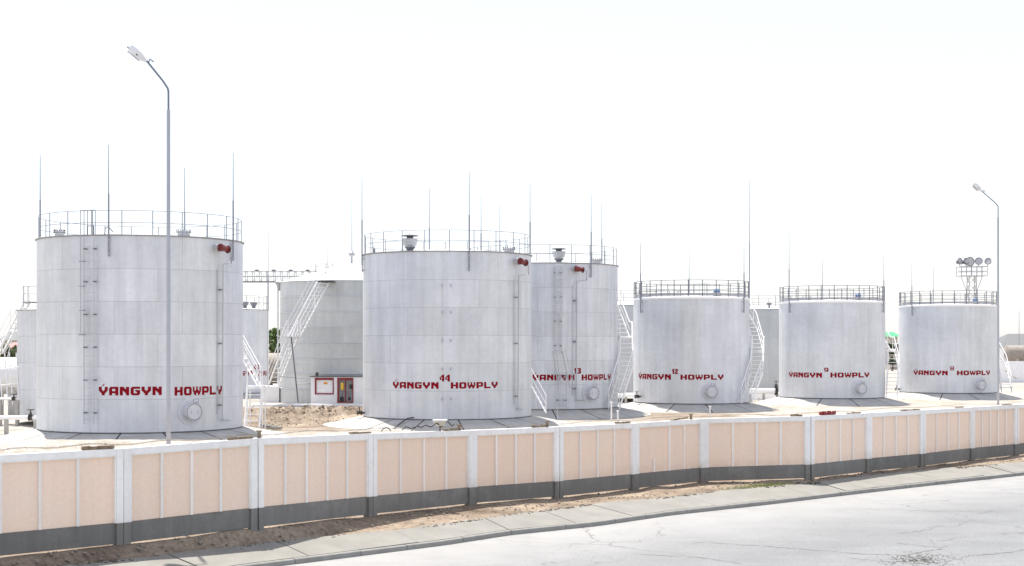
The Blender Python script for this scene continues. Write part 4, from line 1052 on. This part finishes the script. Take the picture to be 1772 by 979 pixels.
def rframe(px0, px1, py0, py1, mid=None):
    f_ = MB(); wd = 2.6
    f_.box(*bx(px0, px0+wd, py0, py1, -.05, .05)); f_.box(*bx(px1-wd*.6, px1, py0, py1, -.05, .05)); f_.box(*bx(px0+wd, px1-wd*.6, py0, py0+3.4, -.05, .05)); f_.box(*bx(px0+wd, px1-wd*.6, py1-2, py1, -.05, .05))
    if mid: f_.box(*bx(mid, mid+1.8, py0+3.4, py1-2, -.04, .04))
    return f_.build('red_frame', M['red'], B0)
wf = rframe(545, 577.5, 650.6, 679)
MB().box(*bx(547.7, 576, 654.1, 677, .02, .05)).build('panel', M['wallwhite'], wf)
MB().box(*bx(560, 566.5, 658, 661.5, .0, .018)).build('plate', M['orange'], wf)
df = rframe(583.8, 611.5, 650.6, 693.3, 597)
MB().box(*bx(590.3, 594.8, 659, 671, -.2, -.06)).build('yellow_box', M['yellow'], df)
sh = MB()
for (x0, y0, x1, y1) in ((588, 690, 596, 672), (592, 692, 600, 674), (601, 690, 610, 672), (590, 690, 594, 664)):
    sh.tube([Vector(((x0-538)*S_, .3, (697.5-y0)*S_)), Vector(((x1-538)*S_, .3, (697.5-y1)*S_))], .04, 6)
sh.build('tool_handles', M['silver'], df)
MB().box(*bx(604, 609, 662, 670, .2, .3)).box(*bx(588, 594, 684, 692, .2, .35)).box(*bx(602, 606, 684, 690, .2, .35)).build('tools', M['dark'], df)
MB().lathe([(.07,0),(.12,.12),(.07,.24)], 12, Matrix.Translation(((548.5-538)*S_, .0, 1.88)), cap0=True, cap1=True).build('bell', M['dark'], B0)
def low_wall(p, q, h, th, label, m='wallwhite', name='low_wall', zb=None):
    p, q = Vector(p), Vector(q); u = (q-p); L_ = math.hypot(u.x, u.y); u = Vector((u.x/L_, u.y/L_, 0)); n_ = Vector((u.y, -u.x, 0))
    o = MB(); nn = max(1, int(L_/2.4))
    for k in range(nn): o.box(L_*k/nn+.006, L_*(k+1)/nn-.006, -th/2, th/2, -.4, h+.008*random.random(), lambda s, a_, z: u*s+n_*a_+Vector((0,0,z)))
    return tag(o.build(name, M[m], None, loc=p), label, 'low wall')
low_wall((at(440, 700, 93).x, 92.6, .84), (at(640, 700, 93).x, 92.6, .84), .14, .5, 'low white concrete kerb wall before the fire point shelter')
low_wall((at(458, 700, 99).x, 99, .84), (at(486, 700, 99).x, 99, .84), 1.12, 1.4, 'white concrete dyke wall left of the hooped tank')
low_wall((at(1100, 700, 120).x, 107.5, .5), (at(1350, 700, 120).x, 117.5, .5), .35, .35, 'long low white kerb behind the tank numbered 12')
random.seed(33); hp = MB()
for cx0, cy0, sx_, sy_, cnt in ((at(525,0,86).x, 86.5, 1.3, .8, 700), (at(560,0,88).x, 89, 1.6, .7, 400), (at(490,0,82).x, 82, 1.5, 1.0, 200)):
    for k in range(cnt):
        x, y = random.gauss(cx0, sx_), random.gauss(cy0, sy_); z = yard(x, y)+.02; r = random.uniform(.015, .06)*(2.2 if random.random() < .05 else 1); b = len(hp.v)
        for q in ((1,0,0),(0,1,0),(-1,0,0),(0,-1,0),(0,0,.9),(0,0,-.6)): hp.v.append((x+q[0]*r*random.uniform(.6,1.4), y+q[1]*r*random.uniform(.6,1.4), z+q[2]*r*random.uniform(.6,1.3)))
        for q in ((0,1,4),(1,2,4),(2,3,4),(3,0,4),(1,0,5),(2,1,5),(3,2,5),(0,3,5)): hp.f.append(tuple(b+i_ for i_ in q))
tag(hp.build('soil_clods', M['clod'], smooth=False), 'loose brown clods on the earth mound before the fire point shelter', 'soil clods', kind='stuff')
# stepped channel of small blocks at foot of mound
for k in range(3):
    P = at(462+8*k, 738+4.4*k, 78.5-k*1.2); P.z = .40
    tag(MB().box(-.28, .28, -.35, .35, 0, .09).build('stone_slab', M['plinth'], None, loc=P), ('dark slab by the stair foot at the mound, %s of three' % ('farthest', 'middle', 'nearest')[k]), 'slab', 'dark slabs along the mound foot')

# ------------------------------------------------------------------ pipes with valves, short posts
def pipe_run(px0, px1, py, Z, r, label, valves=(), m='white', dz=0):
    p, q = at(px0, py, Z), at(px1, py, Z); o = empty('pipeline', p, label, 'pipeline')
    MB().tube([Vector((0,0,0)), Vector((q.x-p.x, 0, 0))], r, 14).build('pipe', M[m], o)
    n_ = max(2, int((q.x-p.x)/3))
    for k in range(n_+1): x = (q.x-p.x)*k/n_; MB().box(x-.08, x+.08, -.12, .12, -p.z+.2, -r+.0).build('support', M['concrete'], o)
    for v in valves:
        x = at(v, py, Z).x-p.x; Mv = Matrix.Translation((x,0,0))
        vo = MB().lathe([(r*1.5,-.1),(r*1.5,-.04),(r*1.1,-.03),(r*1.1,.03),(r*1.5,.04),(r*1.5,.1)], 14, Mv @ Matrix.Rotation(R_(90),4,'Y'), cap0=True, cap1=True)
        vo.lathe([(r*.7,0),(r*.5,r*2.4),(.03,r*2.4),(.03,r*3.4)], 10, Mv, cap1=True)
        vo = vo.build('valve', M['dark'], o)
        MB().lathe([(.16,r*3.4),(.19,r*3.4+.03),(.16,r*3.4+.06),(.02,r*3.4+.03)], 14, Mv).build('hand_wheel', M['dark'], vo)
    return o
pipe_run(-40, 62, 722.5, 72.5, .11, 'white pipe with a dark valve entering the leftmost big tank at its foot', (53,))
pipe_run(1068, 1098, 683.5, 104, .16, 'short white pipe low behind the stair of the tank numbered 13')
pipe_run(1298, 1345, 676.5, 112.5, .22, 'white pipe with dark end valve left of the foot of the tank numbered 9', (1343,))
pipe_run(-30, 30, 690, 80, .07, 'thin white pipe with a dark valve under the lying tank at far left', (24,))
def nozzle_valve(t, px, py, label):
    A, z, s = hit(t, px, py); o = empty('drain_valve', t.c+C(A, t.R+.02, z), label, 'valve', 'dark valves at tank feet'); o.rotation_euler = (0,0,A)
    MB().lathe([(.07,0),(.07,.14),(.13,.14),(.13,.20),(.07,.20),(.07,.35),(.13,.35),(.13,.4)], 12, Matrix.Rotation(R_(90),4,'X'), cap1=True).build('body', M['dark'], o)
    MB().tube([(0,-.27,0),(0,-.27,.34)], .03, 6).build('stem', M['dark'], o)
    MB().lathe([(.12,.32),(.15,.34),(.12,.36),(.02,.345)], 12, Matrix.Translation((0,-.27,0))).build('hand_wheel', M['dark'], o)
nozzle_valve(t12, 1108.5, 686, 'small dark valve at the left foot of the tank numbered 12')
nozzle_valve(t8, 1557.5, 673, 'small dark valve at the left foot of the tank numbered 8')
nozzle_valve(t44, 631, 714, 'small dark valve at the left foot of the tank numbered 44')
def marker(px, pyt, Z, label, h=None, r=.045, m='white'):
    P = at(px, pyt, Z); zb = .3 if h is None else P.z-h
    o = empty('marker_post', (P.x, P.y, zb), label, 'post', 'thin posts standing behind the fence')
    MB().tube([(0,0,-.1),(0,0,P.z-zb)], r, 8).build('post', M[m], o); MB().box(-r*1.7, r*1.7, -r*1.7, r*1.7, P.z-zb+.002, P.z-zb+.07).build('cap', M[m], o)
marker(1058, 697, 84, 'thin white post before the stair foot of the tank numbered 13'); marker(1069, 712, 84, 'short white post right of the thin one, before the tank numbered 13')
marker(1228.5, 704.5, 86, 'short white post before the tank numbered 12'); marker(964.5, 706, 82, 'thin grey post before the ladder of the tank numbered 13', r=.025, m='silver')
marker(1313, 690, 111, 'short grey post between the tanks numbered 12 and 9', r=.03, m='silver')

# ------------------------------------------------------------------ mast, floodlight tower, gantry
P = at(1296.8, 700, 113.5); P.z = .36; ms = empty('lightning_mast', P, 'tallest thin mast rising behind the right edge of the tank numbered 12', 'mast')
zt = at(0, 313, 113.5).z-P.z; MB().tube([(0,0,0),(0,0,zt*.72)], .05, 8, r1=.04).build('lower_tube', M['rod'], ms); MB().tube([(0,0,zt*.72),(0,0,zt)], .03, 6, r1=.014).build('tip', M['rod'], ms)
Zt = 150.0; P = at(1681.5, 700, Zt); P.z = .36; ft = empty('floodlight_tower', P, 'lattice floodlight tower with five lamps behind the tank numbered 8', 'floodlight tower')
zd = at(0, 478, Zt).z-P.z; k = Zt/F
la = MB(); hw = .36
for sx in (-1, 1):
    for sy in (-1, 1): la.tube([(sx*hw*1.6, sy*hw*1.6, 0), (sx*hw, sy*hw, zd)], .045, 5)
n_ = 14
for q in range(n_):
    z0, z1 = zd*q/n_, zd*(q+1)/n_; s0, s1 = lerp(hw*1.6, hw, q/n_), lerp(hw*1.6, hw, (q+1)/n_)
    for sgn in (-1, 1):
        la.tube([(-s0*sgn, -s0, z0), (s1*sgn, -s1, z1)], .025, 4); la.tube([(s0, -s0*sgn, z0), (s1, s1*sgn, z1)], .025, 4); la.tube([(-s0, s0*sgn, z0), (-s1, -s1*sgn, z1)], .025, 4)
la.build('lattice', M['silver'], ft)
br = MB()
for sx in (-1, 1): br.tube([(sx*hw, 0, zd-2.0), (sx*1.1, 0, zd-.05)], .04, 5)
br.build('brace', M['silver'], ft)
MB().box(-1.35, 1.35, -.9, .9, zd, zd+.06).build('platform', M['silver'], ft)
rl = MB()
for z in (.5, 1.0): rl.tube([(-1.33,-.88,zd+z),(1.33,-.88,zd+z),(1.33,.88,zd+z),(-1.33,.88,zd+z)], .045, 5, closed=True)
for x in (-1.33,-.8,-.27,.27,.8,1.33):
    for y in (-.88,.88): rl.tube([(x,y,zd),(x,y,zd+1.0)], .04, 5)
rl.build('railing', M['silver'], ft)
for i_, (px, rx_, ry, big) in enumerate(((1655,-20,35,.26),(1666,-30,20,.24),(1672.5,0,0,.34),(1689,-15,-20,.28),(1706,-20,-40,.26))):
    x = (px-1681.5)*k; z = at(0, 453.5, Zt).z-P.z
    Mx = Matrix.Translation((x, -.9, z)) @ Matrix.Rotation(R_(90+rx_), 4, 'X') @ Matrix.Rotation(R_(ry), 4, 'Y')
    fl = MB().lathe([(.08,-.35),(big*.8,-.2),(big*1.35,.15),(big*1.45,.2),(big*1.3,.2)], 18, Mx, cap0=True).build('floodlight', M['greysteel'], ft)
    MB().lathe([(.02,.16),(big*1.29,.16)], 18, Mx).build('lens', M['mesh'], fl)
    MB().tube([(x*.93, -.88, zd+1.0), (x, -.88, z-.1)], .035, 5).build('bracket', M['greysteel'], fl)
MB().tube([(.0,.2,zd),(.0,.2,at(0, 425, Zt).z-P.z)], .03, 5, r1=.012).build('lightning_rod', M['rod'], ft)
# loading gantry at the left
Zg = 150.0; p, q = at(402, 486.5, Zg), at(548, 483, Zg); L_ = q.x-p.x
ga = empty('gantry_walkway', (p.x, p.y, .36), 'high thin steel walkway seen between the leftmost big tank and the hooped tank', 'walkway')
z = p.z-.36; MB().box(0, L_, -.5, .5, z-.12, z).build('deck', M['greysteel'], ga)
rl = MB()
for y in (-.5, .5):
    for zz in (.5, 1.05): rl.tube([(0,y,z+zz),(L_,y,z+zz)], .03, 4)
    for k_ in range(13): x = L_*k_/12; (rl.tube([(x,y,z),(x,y,z+1.05)], .028, 4), rl.tube([(x,y,z),(min(L_, x+L_/12),y,z+1.05)], .02, 4))
rl.build('railing', M['railgrey'], ga)
for k_ in range(5):
    x = L_*(k_+.5)/5; MB().lathe([(.05,0),(.22,.08),(.22,.16),(.05,.24)], 8, Matrix.Translation((x,-.5,z+1.0)), cap0=True, cap1=True).build('lamp', M['greysteel'], ga)
for x in (at(464.5, 0, Zg).x-p.x, L_-.3, .5):
    MB().tube([(x,0,0),(x,0,z-.12)], .035, 6).build('leg', M['silver'], ga)

# lying tanks
def lying(px0, px1, py, Z, r, label, m='roof'):
    p, q = at(px0, py, Z), at(px1, py, Z); L_ = q.x-p.x; o = empty('horizontal_tank', (p.x, p.y, .36), label, 'horizontal tank'); z = p.z-.36
    Mx = Matrix.Translation((0,0,z)) @ Matrix.Rotation(R_(90), 4, 'Y')
    MB().lathe([(.05,-.35),(r*.6,-.22),(r,.0),(r,L_),(r*.6,L_+.22),(.05,L_+.35)], 40, Mx).build('vessel', M[m], o)
    for f_ in (.15, .5, .85):
        MB().box(L_*f_-.2, L_*f_+.2, -r*.8, r*.8, -.1, z-r*.55).build('saddle', M['concrete'], o)
lying(-60, 44, 650, 88, 1.12, 'white lying cylinder tank at the far left edge', 'roof')
lying(430, 500, 637, 128, 1.35, 'brown lying cylinder tank behind the hooped tank stair', 'brownpipe')
fr = MB(); 
for px in (4, 14, 22, 34): fr.tube([at(px, 700, 81), at(px-6, 610, 81.4)], .035, 5)
for py in (640, 668, 690): fr.tube([at(-10, py, 81), at(36, py-6, 81)], .03, 5)
tag(fr.build('pipe_rack', M['white']), 'tangle of thin white rack bars before the lying tank at the far left', 'pipe rack')

# ------------------------------------------------------------------ far buildings and trees
def tree(px, pytop, pybase, Z, wpx, label, m='leaf', n=3200):
    P = at(px, pybase, Z); h = (pybase-pytop)/F*Z; wd = wpx/F*Z/2; P.z = .36
    H = at(0, pytop, Z).z-.36; c0 = H-h
    o = empty('tree', P, label, 'tree', 'far trees behind the tanks')
    tr_ = MB().tube([(0,0,-.2),(.1,0,H*.3),(-.05,.1,H*.75)], .18, 7, r1=.05)
    for k in range(6):
        a_ = k*2.4; tr_.tube([(0,0,H*(.25+.07*k)), (math.cos(a_)*wd*.6, math.sin(a_)*wd*.6, H*(.45+.07*k))], .06, 5, r1=.02)
    tr_.build('trunk', M['bark'], o)
    cr = MB(); cl = [(random.gauss(0,.45)*wd, random.gauss(0,.45)*wd, lerp(max(.5, H*.25), H*.93, random.random()), random.uniform(.25,.5)*wd) for _ in range(26)]
    for k in range(n):
        cx_, cy_, cz_, cr_ = random.choice(cl); v = Vector((random.gauss(0,1), random.gauss(0,1), random.gauss(0,.8))).normalized()*cr_*random.uniform(.3,1.05)
        c = Vector((cx_, cy_, cz_))+v; s = random.uniform(.08,.2)*max(1, Z/160); a1 = Vector((random.gauss(0,1), random.gauss(0,1), random.gauss(0,1))).normalized(); a2 = a1.orthogonal().normalized()
        q = [cr.vert(c+a1*s), cr.vert(c+a2*s*.6), cr.vert(c-a1*s), cr.vert(c-a2*s*.6)]; cr.face(*q)
    cr.build('crown', M[m], o, smooth=False)
random.seed(11)
tree(470, 565, 612, 165, 30, 'bushy green tree between the tank numbered 43 and the hooped tank, left one'); tree(484, 568, 612, 172, 30, 'bushy green tree between the tank numbered 43 and the hooped tank, right one')
tree(13, 596, 612, 230, 22, 'low green bush before the pink roof at the far left', 'leaf2', 1500); tree(28, 599, 612, 235, 20, 'low dark bush right of the other one at the far left', 'leaf2', 1500)
tree(1544, 592, 606, 230, 12, 'small green tree seen through the stair of the tank numbered 9', 'leaf2', 900)
def house(px0, px1, pywall, pybase, pytop, Z, label, wallm, roofm, hip=True, wins=2, depth=9):
    p, q = at(px0, pybase, Z), at(px1, pybase, Z); L_ = q.x-p.x; o = empty('building', (p.x, p.y, .3), label, 'building')
    hw = at(0, pywall, Z).z-.3; ht = at(0, pytop, Z).z-.3
    MB().box(0, L_, 0, depth, 0, hw).build('wall', M[wallm], o)
    r_ = MB(); e_ = .5; v = [r_.vert(x) for x in ((-e_,-e_,hw+.002),(L_+e_,-e_,hw+.002),(L_+e_,depth+e_,hw+.002),(-e_,depth+e_,hw+.002))]
    ins = min(L_*.3, depth*.5) if hip else 0; t_ = [r_.vert((ins, depth/2, ht)), r_.vert((L_-ins, depth/2, ht))]
    r_.face(v[0], v[1], t_[1], t_[0]); r_.face(v[1], v[2], t_[1]); r_.face(v[2], v[3], t_[0], t_[1]); r_.face(v[3], v[0], t_[0]); r_.face(*v[::-1]); r_.build('roof', M[roofm], o, smooth=False)
    for k in range(wins):
        x = L_*(k+.5)/wins; wf = MB().box(x-.6, x+.6, -.06, .02, hw*.45, hw*.8).build('window', M['white'], o); MB().box(x-.52, x+.52, -.075, -.061, hw*.48, hw*.77).build('pane', M['dark'], wf)
house(2, 60, 589, 606, 573, 260, 'building with a grey sheet roof at the far left', 'wallbeige', 'greyroof', False, 3)
house(8, 60, 603, 612, 592, 240, 'low building with a pink roof before the grey roofed one', 'wallwhite', 'pink', False, 2)
house(1733, 1830, 601, 640, 577, 215, 'building with a dark grey hip roof at the right edge', 'wallwhite', 'greyroof', True, 2)
house(1540, 1553, 582, 610, 574, 240, 'half hidden brick building with green canopy between the tanks numbered 9 and 8', 'wallbeige', 'greenpaint', False, 2, 5)
lying(1742, 1840, 612, 190, 1.1, 'brown lying cylinder tank below the hip roof at the right edge', 'brownpipe')
low_wall((at(1728, 700, 165).x, 165, .36), (at(1830, 700, 165).x, 165, .36), 3.9*.62, .4, 'white yard wall behind the stair of the tank numbered 8')
tag(MB().tube([at(1738, 640, 160), at(1758, 654, 158)], .08, 6).build('leaning_pole', M['brownpipe']), 'tan pole leaning before the white yard wall at the right', 'pole')
tag(MB().tube([at(1763.5, 690, 200), at(1763.5, 537, 200)], .05, 6, r1=.03).build('thin_mast', M['rod']), 'thin bare mast above the hip roof at the right edge', 'mast')
tag(MB().tube([at(462.5, 690, 118), at(462.5, 470, 118)], .02, 5).build('thin_mast', M['rod']), 'hair thin mast beside the right edge of the tank numbered 43', 'mast')
for px, pt, Z_, lab in ((1772-5, 560, 210, 'short'),): pass
